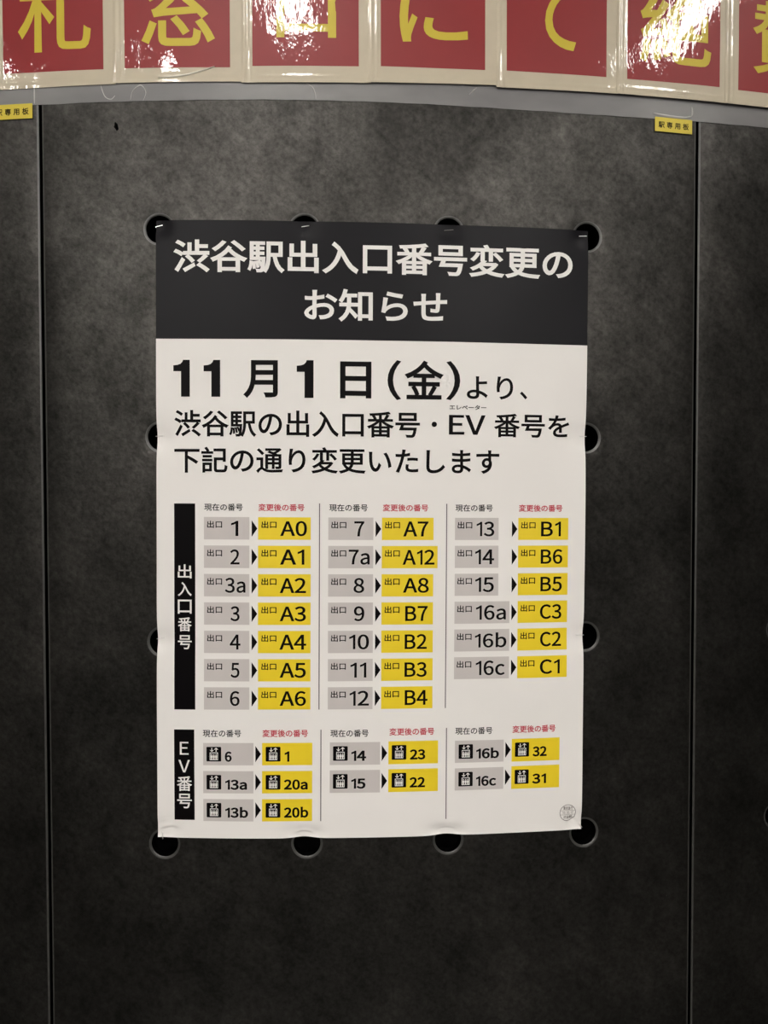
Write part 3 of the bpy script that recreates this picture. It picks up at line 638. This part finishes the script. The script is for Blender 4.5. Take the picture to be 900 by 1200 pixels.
def poster_at(lift):
    c, s = math.cos(PROT), math.sin(PROT)
    def f(a, b_):
        h = relief(a, b_) + fold(a, b_)
        h = 0.35 + 0.5 * (h - 0.35 + math.sqrt((h - 0.35) ** 2 + 0.02))
        da, db = edge_shift(a, b_)
        a += da; b_ += db
        return cyl(PU + (a * c - b_ * s) / 1000, PV - (a * s + b_ * c) / 1000, (h + lift) / 1000)
    return f
P0, P1, P2, P3 = poster_at(0.0), poster_at(0.16), poster_at(0.30), poster_at(0.42)

poster = empty('notice_poster', cyl(0.0, -0.846, 0.0026))
tag(poster, 'large white notice poster with black title band and grey and yellow number table', 'poster')
_inv_p = Matrix.Translation(poster.location).inverted()
def kid(o):
    if isinstance(o.data, bpy.types.Mesh) and o.parent is poster:
        o.matrix_parent_inverse = _inv_p
    return o
_obj = obj
def obj(name, mesh, mat=None, parent=None):
    o = _obj(name, mesh, mat, parent)
    p = parent
    if p is not None and p.type == 'EMPTY':
        o.matrix_parent_inverse = Matrix.Translation(p.location).inverted()
    return o

# sheet: fine grid with a thin back side
def sheet():
    bs = [3.0 * j for j in range(276)]
    while bs[-1] < PHm - 1.0:
        bs.append(bs[-1] + 1.0)
    bs[-1] = PHm
    na, nb = 260, len(bs) - 1
    c = [P0(PWm * i / na, q) for q in bs for i in range(na + 1)]
    F = [(j * (na + 1) + i, (j + 1) * (na + 1) + i, (j + 1) * (na + 1) + i + 1, j * (na + 1) + i + 1) for j in range(nb) for i in range(na)]
    return mesh_of('paper_sheet', c, F, True)
psheet = obj('paper_sheet', sheet(), M_paper, poster)
so = psheet.modifiers.new('thickness', 'SOLIDIFY'); so.thickness = 0.0002; so.offset = -1
es = psheet.modifiers.new('crisp', 'EDGE_SPLIT'); es.split_angle = 0.8

HB = 161.8
band = grid('title_band', 0.0, 0.0, PWm, HB, P1, M_navy, poster, 3.0)
text('title_lettering', '渋谷駅出入口番号変更の', (24.3, 26.0, 580.7, 71.5), P2, M_white, band, 0.021)
text('title_lettering', 'お知らせ', (203.7, 91.6, 401.3, 136.4), P2, M_white, band, 0.019)
for s, bx, g in (('I', (23.9, 190.6, 46.6, 241.2), 0.0), ('I', (65.6, 190.6, 88.5, 241.2), 0.0), ('月', (120.3, 190.6, 167.9, 242.6), 0.022),
                 ('I', (193.7, 190.2, 216.9, 242.1), 0.0), ('日', (253.4, 191.2, 296.6, 242.2), 0.022), ('(', (319.0, 188.4, 338.0, 243.6), 0.006),
                 ('金', (342.7, 188.4, 397.4, 242.2), 0.019), (')', (400.9, 188.5, 420.7, 242.8), 0.006), ('より', (430.2, 208.6, 496.2, 240.8), 0.015),
                 ('、', (506.0, 229.0, 516.9, 240.0), 0.016),
                 ('渋谷駅の出入口番号', (24.9, 259.5, 364.5, 296.3), 0.017), ('・', (380.9, 272.9, 388.4, 280.4), 0.0),
                 ('EV', (405.3, 263.2, 457.1, 290.6), 0.014), ('番号を', (469.1, 260.4, 579.2, 293.6), 0.017),
                 ('エレベーター', (406.0, 249.2, 458.0, 255.8), 0.022), ('下記の通り変更いたします', (24.8, 309.8, 477.3, 346.2), 0.017)):
    text('lettering', s, bx, P2, M_black, poster, g)

bar = grid('side_bar', 24.5, 388.5, 53.8, 675.5, P1, M_black, poster)
yy = 472.9
for s in '出入口番号':
    text('bar_lettering', s, (29.4, yy, 48.7, yy + 19.6), P2, M_white, bar, 0.012)
    yy += 24.6 if s != '番' else 24.9
bar = grid('side_bar', 24.0, 703.5, 52.3, 831.5, P1, M_black, poster)
for s, bx in (('E', (32.0, 721.0, 44.3, 739.0)), ('V', (30.0, 746.5, 46.0, 764.0)), ('番', (27.6, 769.5, 48.9, 790.5)), ('号', (27.9, 794.3, 48.5, 815.0))):
    text('bar_lettering', s, bx, P2, M_white, bar, 0.002 if s in 'EV' else 0.012)
for a, b0, b1 in ((225.6, 387.6, 675.4), (403.0, 387.4, 675.4), (228.4, 703.8, 833.0), (404.9, 703.6, 833.4)):
    grid('rule_line', a - 0.7, b0, a + 0.7, b1, P1, M_rule, poster)
for a0, b0 in ((66.4, 388.4), (239.0, 388.4), (415.4, 388.2)):
    text('column_heading', '現在の番号', (a0, b0, a0 + 53.2, b0 + 10.0), P2, M_black, poster, 0.012)
for a0, b0 in ((141.1, 388.4), (313.2, 388.2), (506.2, 388.2)):
    text('column_heading', '変更後の番号', (a0, b0, a0 + 63.6, b0 + 10.0), P2, M_crimson, poster, 0.020, label='crimson column heading')
for a0, b0 in ((64.2, 703.6), (241.6, 704.0), (417.4, 703.4)):
    text('column_heading', '現在の番号', (a0, b0, a0 + 53.2, b0 + 10.2), P2, M_black, poster, 0.012)
for a0, b0 in ((146.9, 703.5), (324.0, 702.6), (499.5, 702.6)):
    text('column_heading', '変更後の番号', (a0, b0, a0 + 63.4, b0 + 10.4), P2, M_crimson, poster, 0.020, label='crimson column heading')

DW = {'1': 10.0, 'default': 14.2}
def num_width(s, h):
    V, T = text_flat(s, 0.0)
    return (max(q[0] for q in V) - min(q[0] for q in V)) / 0.733 * h
def cell(a0, b0, a1, b1, mat, word_a, s, s_l, s_r, label):
    c = grid('number_box', a0, b0, a1, b1, P1, mat, poster, 9.0)
    c['label'] = label
    text('small_lettering', '出口', (word_a, b0 + 5.3, word_a + 20.8, b0 + 15.2), P2, M_black, c, 0.020)
    lo = b0 + 26.2
    has_b = 'b' in s
    text('number_lettering', s, (s_l, b0 + (5.2 if not has_b else 4.8), s_r, lo), P2, M_black, c, 0.016)
    return c
def arrow(a, b_):
    poly('arrow', [(a, b_), (a + 7.8, b_ + 11.4), (a, b_ + 22.8)], P1, M_black, poster)

# columns: grey x0,x1, yellow x0,x1, arrow x, small word offsets, row data
PITCH = 39.52
C1 = [('1', 'A0'), ('2', 'A1'), ('3a', 'A2'), ('3', 'A3'), ('4', 'A4'), ('5', 'A5'), ('6', 'A6')]
C2 = [('7', 'A7'), ('7a', 'A12'), ('8', 'A8'), ('9', 'B7'), ('10', 'B2'), ('11', 'B3'), ('12', 'B4')]
C3 = [('13', 'B1'), ('14', 'B6'), ('15', 'B5'), ('16a', 'C3'), ('16b', 'C2'), ('16c', 'C1')]
EXT = {  # measured ink left/right of each number relative to its box
    '1': (37.6, 47.7), '2': (36.4, 49.4), '3a': (28.9, 57.6), '3': (36.6, 49.4), '4': (35.8, 50.6), '5': (36.8, 49.2), '6': (36.0, 49.4),
    'A0': (30.5, 67.5), 'A1': (30.3, 64.0), 'A2': (30.0, 66.4), 'A3': (30.0, 66.4), 'A4': (29.6, 66.8), 'A5': (30.0, 66.4), 'A6': (30.0, 66.6),
    '7': (36.0, 49.9), '7a': (28.3, 57.6), '8': (35.2, 50.2), '9': (35.9, 50.5), '10': (29.5, 57.1), '11': (31.4, 53.6), '12': (30.4, 57.4),
    'A7': (29.7, 65.0), 'A12': (29.1, 74.0), 'A8': (29.8, 66.2), 'B7': (33.2, 64.8), 'B2': (32.7, 63.8), 'B3': (32.7, 64.0), 'B4': (33.2, 65.4),
    '13': (30.8, 56.3), '14': (29.0, 56.2), '15': (29.4, 56.0), '16a': (30.7, 73.8), '16b': (29.4, 74.8), '16c': (31.0, 72.8),
    'B1': (33.0, 62.1), 'B6': (33.0, 64.8), 'B5': (33.0, 64.6), 'C3': (32.7, 64.5), 'C2': (33.2, 64.4), 'C1': (33.0, 62.6)}
for rows_, g0, g1, y0, y1, ax, wg, wy in ((C1, 65.9, 128.8, 140.8, 213.6, 132.0, 4.4, 4.7), (C2, 237.8, 300.2, 312.2, 384.5, 303.4, 4.2, 4.4),
                                          (C3, 414.9, 477.3, 505.7, 578.7, 496.6, 3.8, 4.3)):
    for i, (s1, s2) in enumerate(rows_):
        b0 = 407.0 + i * PITCH * (1.0 if rows_ is not C3 else 0.9945)
        x1 = g1 + (16.4 if s1.startswith('16') else 0)
        z1 = y1 + (5.9 if s2 == 'A12' else 0)
        e = EXT[s1]; cell(g0, b0, x1, b0 + 31.2, M_grey, g0 + wg, s1, g0 + e[0], g0 + e[1], 'grey box with exit number %s' % s1)
        e = EXT[s2]; cell(y0, b0, z1, b0 + 31.2, M_yellow, y0 + wy, s2, y0 + e[0], y0 + e[1], 'yellow box with exit number %s' % s2)
        arrow(ax, b0 + 4.4)

def icon(a, b_, parent):
    """black square lift pictogram: down and up arrows over a car with three riders"""
    r_ = 1.2; s = 20.6
    pts = []
    for cx, cy, t0 in ((a + s - r_, b_ + r_, -90), (a + s - r_, b_ + s - r_, 0), (a + r_, b_ + s - r_, 90), (a + r_, b_ + r_, 180)):
        for k in range(4):
            t = math.radians(t0 + 30 * k)
            pts.append((cx + r_ * math.cos(t), cy + r_ * math.sin(t)))
    ic = poly('lift_icon', pts[::-1], P2, M_black, parent)
    ic['label'] = 'black lift pictogram'
    V = []; F = []
    def q(pts_):
        k = len(V)
        V.extend([P3(a + x, b_ + y) for x, y in pts_]); F.append(tuple(range(k, k + len(pts_))))
    def rect(x0, y0, x1, y1): q([(x0, y0), (x0, y1), (x1, y1), (x1, y0)])
    # car outline
    x0, y0, x1, y1 = 4.7, 8.0, 16.1, 18.6
    t = 0.9
    rect(x0, y0, x1, y0 + t); rect(x0, y1 - t, x1, y1); rect(x0, y0 + t, x0 + t, y1 - t); rect(x1 - t, y0 + t, x1, y1 - t)
    for k in range(3):   # riders
        c = 7.3 + 3.1 * k
        cy, rr = 11.0, 0.85
        q([(c + rr * math.cos(i * math.pi / 4), cy - rr * math.sin(i * math.pi / 4)) for i in range(8)][::1])
        q([(c - 1.3, 12.2), (c - 1.3, 15.4), (c - 0.8, 15.4), (c - 0.8, 17.6), (c + 0.8, 17.6), (c + 0.8, 15.4), (c + 1.3, 15.4), (c + 1.3, 12.2)])
    # arrows
    rect(7.0, 1.6, 8.1, 5.0); q([(4.8, 4.2), (5.2, 5.0), (7.55, 7.0), (9.9, 5.0), (10.3, 4.2), (7.55, 5.4)])
    rect(13.0, 3.0, 14.1, 7.0); q([(10.8, 4.2), (13.55, 3.0), (16.3, 4.2), (15.9, 3.2), (13.55, 1.2), (11.2, 3.2)])
    obj('pictogram', mesh_of('pictogram', V, F), M_white, ic if False else parent)
def ev_cell(a0, b0, a1, b1, mat, ia, s, sl, sr, label):
    c = grid('number_box', a0, b0, a1, b1, P1, mat, poster, 9.0)
    c['label'] = label
    icon(a0 + ia, b0 + 5.4, c)
    top = b0 + 11.9 - (1.0 if 'b' in s else 0)
    text('number_lettering', s, (a0 + sl, top, a0 + sr, b0 + 26.4), P2, M_black, c, 0.036)
EV1 = [('6', (30.2, 39.8), '1', (31.4, 38.0)), ('13a', (30.8, 61.1), '20a', (30.2, 63.6)), ('13b', (30.8, 62.6), '20b', (30.4, 64.5))]
for i, (s1, e1, s2, e2) in enumerate(EV1):
    b0 = 722.2 + i * 39.6
    ev_cell(64.6, b0, 134.6, b0 + 31.4, M_grey, 4.6, s1, *e1, 'grey box with lift number %s' % s1)
    ev_cell(146.6, b0, 216.4, b0 + 31.4, M_yellow, 5.0, s2, *e2, 'yellow box with lift number %s' % s2)
    arrow(137.3, b0 + 4.2)
EV2 = [('14', (30.0, 50.8), '23', (30.0, 52.0)), ('15', (30.0, 50.0), '22', (29.8, 51.8))]
for i, (s1, e1, s2, e2) in enumerate(EV2):
    b0 = 721.8 + i * 39.4
    ev_cell(240.9, b0, 311.2, b0 + 32.0, M_grey, 4.4, s1, *e1, 'grey box with lift number %s' % s1)
    ev_cell(322.9, b0 - 0.6, 393.0, b0 + 31.8, M_yellow, 4.6, s2, *e2, 'yellow box with lift number %s' % s2)
    arrow(313.4, b0 + 4.4)
EV3 = [('16b', (30.6, 63.4), '32', (30.4, 51.4)), ('16c', (30.6, 60.0), '31', (30.2, 51.0))]
for i, (s1, e1, s2, e2) in enumerate(EV3):
    b0 = 722.2 + i * 39.4
    ev_cell(417.1, b0, 487.2, b0 + 31.6, M_grey, 5.2, s1, *e1, 'grey box with lift number %s' % s1)
    ev_cell(498.9, b0 - 0.6, 569.3, b0 + 32.2, M_yellow, 4.8, s2, *e2, 'yellow box with lift number %s' % s2)
    arrow(489.7, b0 + 3.6)

# round approval stamp
def stamp():
    ca, cb, r0, r1 = 583.0, 832.0, 11.4, 12.2
    V = []; F = []
    N = 48
    for k in range(N):
        t = 2 * math.pi * k / N
        V += [P1(ca + r0 * math.cos(t), cb + r0 * math.sin(t)), P1(ca + r1 * math.cos(t), cb + r1 * math.sin(t))]
    F = [(2 * k, 2 * k + 1, (2 * k + 3) % (2 * N), (2 * k + 2) % (2 * N)) for k in range(N)]
    for y in (-3.6, 2.6):
        w_ = math.sqrt(r0 * r0 - y * y)
        k = len(V)
        V.extend([P1(ca - w_, cb + y), P1(ca + w_, cb + y), P1(ca + w_, cb + y + 0.4), P1(ca - w_, cb + y + 0.4)])
        F.append((k + 3, k + 2, k + 1, k))
    st = obj('approval_stamp', mesh_of('approval_stamp', V, F), M_stamp, poster)
    st['label'] = 'faint round ink stamp'
    text('stamp_lettering', '東京急行', (ca - 6.9, cb - 9.6, ca + 7.4, cb - 4.4), P2, M_stamp, st, 0.02)
    text('stamp_lettering', '19.10.17', (ca - 8.0, cb - 2.2, ca + 8.2, cb + 1.6), P2, M_stamp, st, 0.0)
    text('stamp_lettering', '渋谷駅', (ca - 6.6, cb + 3.8, ca + 6.6, cb + 8.4), P2, M_stamp, st, 0.01)
stamp()

# ------------------------------------------------------------------ staples
def staple(p, q, mat, label, out=3.4, leg=3.0, depth=None):
    """wire bar from p to q (u, v in mm) with both legs turned into the wall"""
    path = [cyl(p[0] / 1000, p[1] / 1000, (out - leg) / 1000), cyl(p[0] / 1000, p[1] / 1000, out / 1000),
            cyl(q[0] / 1000, q[1] / 1000, out / 1000), cyl(q[0] / 1000, q[1] / 1000, (out - leg) / 1000)]
    path = [Vector(x) for x in path]
    r_ = 0.00042
    bm = bmesh.new()
    rings = []
    ax = (path[2] - path[1]).normalized()
    nrm = (path[1] - path[0]).normalized()
    side = ax.cross(nrm).normalized()
    dirs = [nrm, (nrm + ax).normalized(), (ax - nrm).normalized(), -nrm]
    for pt, d in zip(path, dirs):
        u_ = side; v_ = d.cross(side).normalized()
        rings.append([bm.verts.new(pt + (u_ * math.cos(t) + v_ * math.sin(t)) * r_ * 1.15) for t in [math.pi * k / 3 for k in range(6)]])
    for A, B in zip(rings, rings[1:]):
        for k in range(6):
            bm.faces.new((A[k], A[(k + 1) % 6], B[(k + 1) % 6], B[k]))
    bm.faces.new(rings[0]); bm.faces.new(rings[-1])
    bmesh.ops.recalc_face_normals(bm, faces=bm.faces[:])
    m = bpy.data.meshes.new('staple'); bm.to_mesh(m); bm.free()
    o = obj('staple', m, mat)
    tag(o, label, 'staple', 'staples holding the notice poster')
def height_at(u, v):
    du, dv = (u / 1000 - PU) * 1000, (PV - v / 1000) * 1000
    a = du * math.cos(PROT) + dv * math.sin(PROT); b_ = -du * math.sin(PROT) + dv * math.cos(PROT)
    return relief(min(max(a, 0), PWm), min(max(b_, 0), PHm))
for p, q, label in (((-304.9, 2.7), (-295.4, 4.9), 'small steel staple at the top left corner of the poster'),
                    ((-103.9, 2.6), (-93.9, 4.4), 'bright steel staple on the black band at the second hole from the left'),
                    ((93.7, 1.1), (106.0, 2.3), 'faint dark staple on the black band at the third hole from the left'),
                    ((287.4, -0.2), (298.2, 0.5), 'small steel staple at the top right corner of the poster'),
                    ((-306.8, -284.7), (-297.3, -283.9), 'steel staple on the left edge beside the upper left side hole'),
                    ((290.3, -283.1), (299.9, -283.1), 'steel staple on the right edge beside the upper right side hole'),
                    ((-308.2, -566.4), (-297.4, -564.7), 'steel staple on the left edge beside the lower left side hole'),
                    ((286.2, -567.7), (297.6, -568.2), 'steel staple on the right edge beside the lower right side hole'),
                    ((-302.3, -848.6), (-302.2, -839.4), 'upright steel staple over the bottom left corner of the poster'),
                    ((292.0, -842.0), (296.2, -847.5), 'tiny slanted staple at the bottom right corner of the poster')):
    hh = max(height_at(*p), height_at(*q)) + 0.7
    staple(p, q, M_steel if 'faint' not in label else M_rule, label, out=hh, leg=2.6)

# ------------------------------------------------------------------ banner: clear film and laminated character sheets
def wob(u, v):
    return 0.5 * math.sin(u / 47.0) * math.sin(v / 60.0 + 0.5) + 0.3 * math.sin(u / 23.0 + v / 31.0)
def at_uv(off):
    return lambda u, y: cyl(u / 1000, -y / 1000, off / 1000)
FILM = [(-800, 173.0), (-462, 172.4), (-376, 173.7), (-282, 174.3), (-165, 175.2), (-49, 174.9), (68, 173.8), (188, 171.9), (313, 171.4), (400, 172.7), (583, 175.6), (850, 178.0)]
def lerp(tab, x):
    for (x0, y0), (x1, y1) in zip(tab, tab[1:]):
        if x <= x1:
            return y0 + (y1 - y0) * (x - x0) / (x1 - x0)
    return tab[-1][1]
def film_mesh():
    V = []; F = []
    us = [-800 + 15 * k for k in range(111)]
    n = 26
    for u in us:
        lo = lerp(FILM, u) + 0.35 * math.sin(u / 9.0) * math.sin(u / 31.0)
        for j in range(n + 1):
            v = lo + (425 - lo) * j / n
            V.append(cyl(u / 1000, v / 1000, (1.0 + 0.25 * wob(u, v)) / 1000))
    for i in range(len(us) - 1):
        for j in range(n):
            a = i * (n + 1) + j; c = a + n + 1
            F.append((a, c, c + 1, a + 1))
    return mesh_of('backing_film', V, F, True)
film = obj('plastic_film', film_mesh(), M_film)
tag(film, 'wide milky clear plastic film strip stuck across the boards under the red sheets', 'plastic film')
def ridge(name, pts, w_, h_, off, mat, parent, n=24):
    """a low rounded crease along a smooth path of (u, v) mm"""
    V = []; F = []
    def cr(t):
        m = len(pts) - 1
        x = min(t * m, m - 1e-6); i = int(x); f = x - i
        p0 = Vector(pts[max(i - 1, 0)]); p1 = Vector(pts[i]); p2 = Vector(pts[i + 1]); p3 = Vector(pts[min(i + 2, m)])
        return 0.5 * ((2 * p1) + (p2 - p0) * f + (2 * p0 - 5 * p1 + 4 * p2 - p3) * f * f + (3 * p1 - p0 - 3 * p2 + p3) * f ** 3)
    for k in range(n + 1):
        t = k / n
        p = cr(t); d = (cr(min(1, t + 0.01)) - cr(max(0, t - 0.01))).normalized()
        s = Vector((-d.y, d.x)) * w_ * (math.sin(math.pi * min(max(t, 0.03), 0.97)) ** 0.5)
        for e, hh in ((-1, 0), (-0.5, 0.75), (0, 1), (0.5, 0.75), (1, 0)):
            q = p + s * e
            V.append(cyl(q.x / 1000, q.y / 1000, (off + hh * h_) / 1000))
    for k in range(n):
        for j in range(4):
            a = 5 * k + j
            F.append((a, a + 5, a + 6, a + 1))
    return obj(name, mesh_of(name, V, F, True), mat, parent)
for path in ([(-338, 175.9), (-334.3, 188.5), (-323.6, 195.2), (-316.6, 185.9), (-320.3, 174.6)],
             [(-379.4, 196.4), (-373.6, 181.3), (-365.3, 177.0), (-359.3, 182.1)],
             [(-97, 198), (-89, 193), (-85, 185), (-84, 176.5)],
             [(128, 189), (134, 195), (139, 199)]):
    ridge('film_crease', path, 0.7, 0.5, 1.25, M_bubble, film)

# left, right, bottom left, bottom right of each sheet; red square left/right/bottom; character fit
SHEETS = [
    ('札', -533, -358, 194.4, 197.0, -516.8, -374.6, 216.0, 217.2, (-494.9, -391.7, 243.0)),
    ('窓', -361, -182, 198.0, 198.6, -345.0, -200.4, 217.6, 217.8, (-321.4, -220.8, 246.6)),
    ('口', -185, -8, 196.8, 198.9, -169.9, -24.9, 219.1, 220.8, (-137.1, -55.8, 257.8)),
    ('に', -12, 168, 199.6, 202.6, 5.2, 150.0, 221.6, 222.2, (31.0, 125.7, 256.0)),
    ('て', 166, 343, 199.4, 201.8, 180.3, 325.3, 222.8, 223.5, (206.0, 287.5, 255.6)),
    ('絶', 340, 511, 201.8, 202.6, 356.4, 500.3, 223.4, 224.2, (375.5, 486.2, 249.6)),
    ('賛', 508.6, 686, 202.4, 203.6, 530.1, 672.0, 222.9, 223.6, (553.5, 652.0, 250.4)),
]
NAMES = {'札': 'leftmost red laminated sheet, its yellow character ending in an upward hook',
         '窓': 'second red laminated sheet from the left, small bright glints at its lower left',
         '口': 'third red laminated sheet with a square yellow character half hidden by glare',
         'に': 'fourth red laminated sheet with one upright and one curved yellow stroke',
         'て': 'fifth red laminated sheet with a single yellow curved stroke like a C',
         '絶': 'sixth red laminated sheet whose yellow character is washed out by glare',
         '賛': 'rightmost red laminated sheet, cut by the picture edge'}
HTS = {'札': 105, '窓': 108, '口': 82, 'に': 84, 'て': 90, '絶': 108, '賛': 106}
for i, (ch, L, Rr, bl, br, rl, rr_, rbl, rbr, (gl, gr, gb)) in enumerate(SHEETS):
    base = 2.2 + 0.55 * i
    top = 385.0
    def make(lift, base=base, L=L, Rr=Rr, bl=bl):
        def f(u, v):
            h = 0.5 * wob(u, v)
            h += 0.9 * math.exp(-((u - L - 4) / 2.6) ** 2) + 0.5 * math.exp(-((u - L - 12) / 2.0) ** 2)
            h += 0.35 * math.exp(-((v - bl - 9.5) / 1.3) ** 2)
            h += 0.25 * math.sin(v / 17.0) * math.exp(-((u - L - 6) / 8.0) ** 2)
            return cyl(u / 1000, v / 1000, (base + lift + h) / 1000)
        return f
    root = empty('character_sheet', cyl((L + Rr) / 2000, bl / 1000, base / 1000))
    tag(root, NAMES[ch], 'sign sheet', 'laminated red character sheets of the banner')
    def quad_grid(name, x0, x1, y0l, y0r, y1, pl, mat, parent, nx=14, ny=14, smooth=True, tilt=0.0):
        V = []; F = []
        for j in range(ny + 1):
            for k in range(nx + 1):
                u = x0 + (x1 - x0) * k / nx
                y0_ = y0l + (y0r - y0l) * k / nx
                v = y0_ + (y1 - y0_) * j / ny
                V.append(pl(u - tilt * (v - y0_), v))
        for j in range(ny):
            for k in range(nx):
                a = j * (nx + 1) + k
                F.append((a, a + 1, a + nx + 2, a + nx + 1))
        return obj(name, mesh_of(name, V, F, smooth), mat, parent)
    pp = quad_grid('laminated_paper', L, Rr, bl, br, top, make(0.0), M_cream, root, nx=120, ny=90)
    sm = pp.modifiers.new('thickness', 'SOLIDIFY'); sm.thickness = 0.0004; sm.offset = -1
    es = pp.modifiers.new('crisp', 'EDGE_SPLIT'); es.split_angle = 0.8
    sq = quad_grid('red_square', rl, rr_, rbl, rbr, rbl + 150, make(0.12), M_red, root)
    V, T = text_flat(ch, 0.013)
    x0 = min(q[0] for q in V); x1 = max(q[0] for q in V); y0 = min(q[1] for q in V); y1 = max(q[1] for q in V)
    pl = make(0.24)
    H = HTS[ch]
    vv = [pl(gl + (q[0] - x0) / (x1 - x0) * (gr - gl), gb + (q[1] - y0) / (y1 - y0) * H) for q in V]
    obj('character', mesh_of('character', vv, T), M_gold, sq)
    # the welded rim of the laminate pouch
    V = []; F = []
    if ch == '窓':
        ridge('laminate_crease', [(-299, 204.6), (-282.3, 205.0), (-258.8, 208.2), (-240, 213), (-221.4, 218.5)], 1.2, 1.0, base + 0.4, M_crease, root)
    if ch == '絶':
        pass

# ------------------------------------------------------------------ yellow asset stickers
def sticker(x0, x1, ytl, ytr, h_, off, letters, label):
    root = empty('board_sticker', cyl((x0 + x1) / 2000, (ytl - h_) / 1000, off / 1000))
    tag(root, label, 'sticker', 'yellow stickers on the boards')
    V = []; F = []
    n = 10
    def pl(lift):
        def f(s, t):
            u = x0 + (x1 - x0) * s; v = ytl + (ytr - ytl) * s - h_ * t
            return cyl(u / 1000, v / 1000, (off + lift) / 1000)
        return f
    g = pl(0.0)
    for j in range(3):
        for k in range(n + 1):
            V.append(g(k / n, j / 2))
    for j in range(2):
        for k in range(n):
            a = j * (n + 1) + k
            F.append((a, a + n + 1, a + n + 2, a + 1))
    o = obj('sticker_sheet', mesh_of('sticker_sheet', V, F), M_sticker, root)
    so_ = o.modifiers.new('thickness', 'SOLIDIFY'); so_.thickness = 0.0003; so_.offset = -1
    V, T = text_flat(letters, 0.020, pitch=1.32)
    a0 = min(q[0] for q in V); a1 = max(q[0] for q in V); b0 = min(q[1] for q in V); b1 = max(q[1] for q in V)
    g = pl(0.14)
    vv = [g(0.09 + 0.82 * (q[0] - a0) / (a1 - a0), 0.75 - 0.46 * (q[1] - b0) / (b1 - b0)) for q in V]
    obj('lettering', mesh_of('lettering', vv, T), M_black, o)
sticker(400.9, 458.9, 175.2, 174.7, 20.1, 1.9, '駅専用板', 'small yellow sticker beside the right-hand joint under the banner')
sticker(-533.6, -475.8, 174.0, 174.7, 20.2, 1.9, '駅専用板', 'small yellow sticker left of the left-hand joint, cut by the picture edge')
ridge('film_fold', [(398, 180.0), (412, 178.5), (430, 177.4), (448, 177.6), (458, 180.5)], 1.8, 0.8, 1.3, M_bubble, film)
ridge('film_fold', [(458, 180.5), (459.5, 186), (458.5, 194)], 1.2, 0.6, 1.3, M_bubble, film)
ridge('film_fold', [(-473.0, 174), (-473.2, 186), (-473.0, 197)], 1.1, 0.6, 1.3, M_bubble, film)
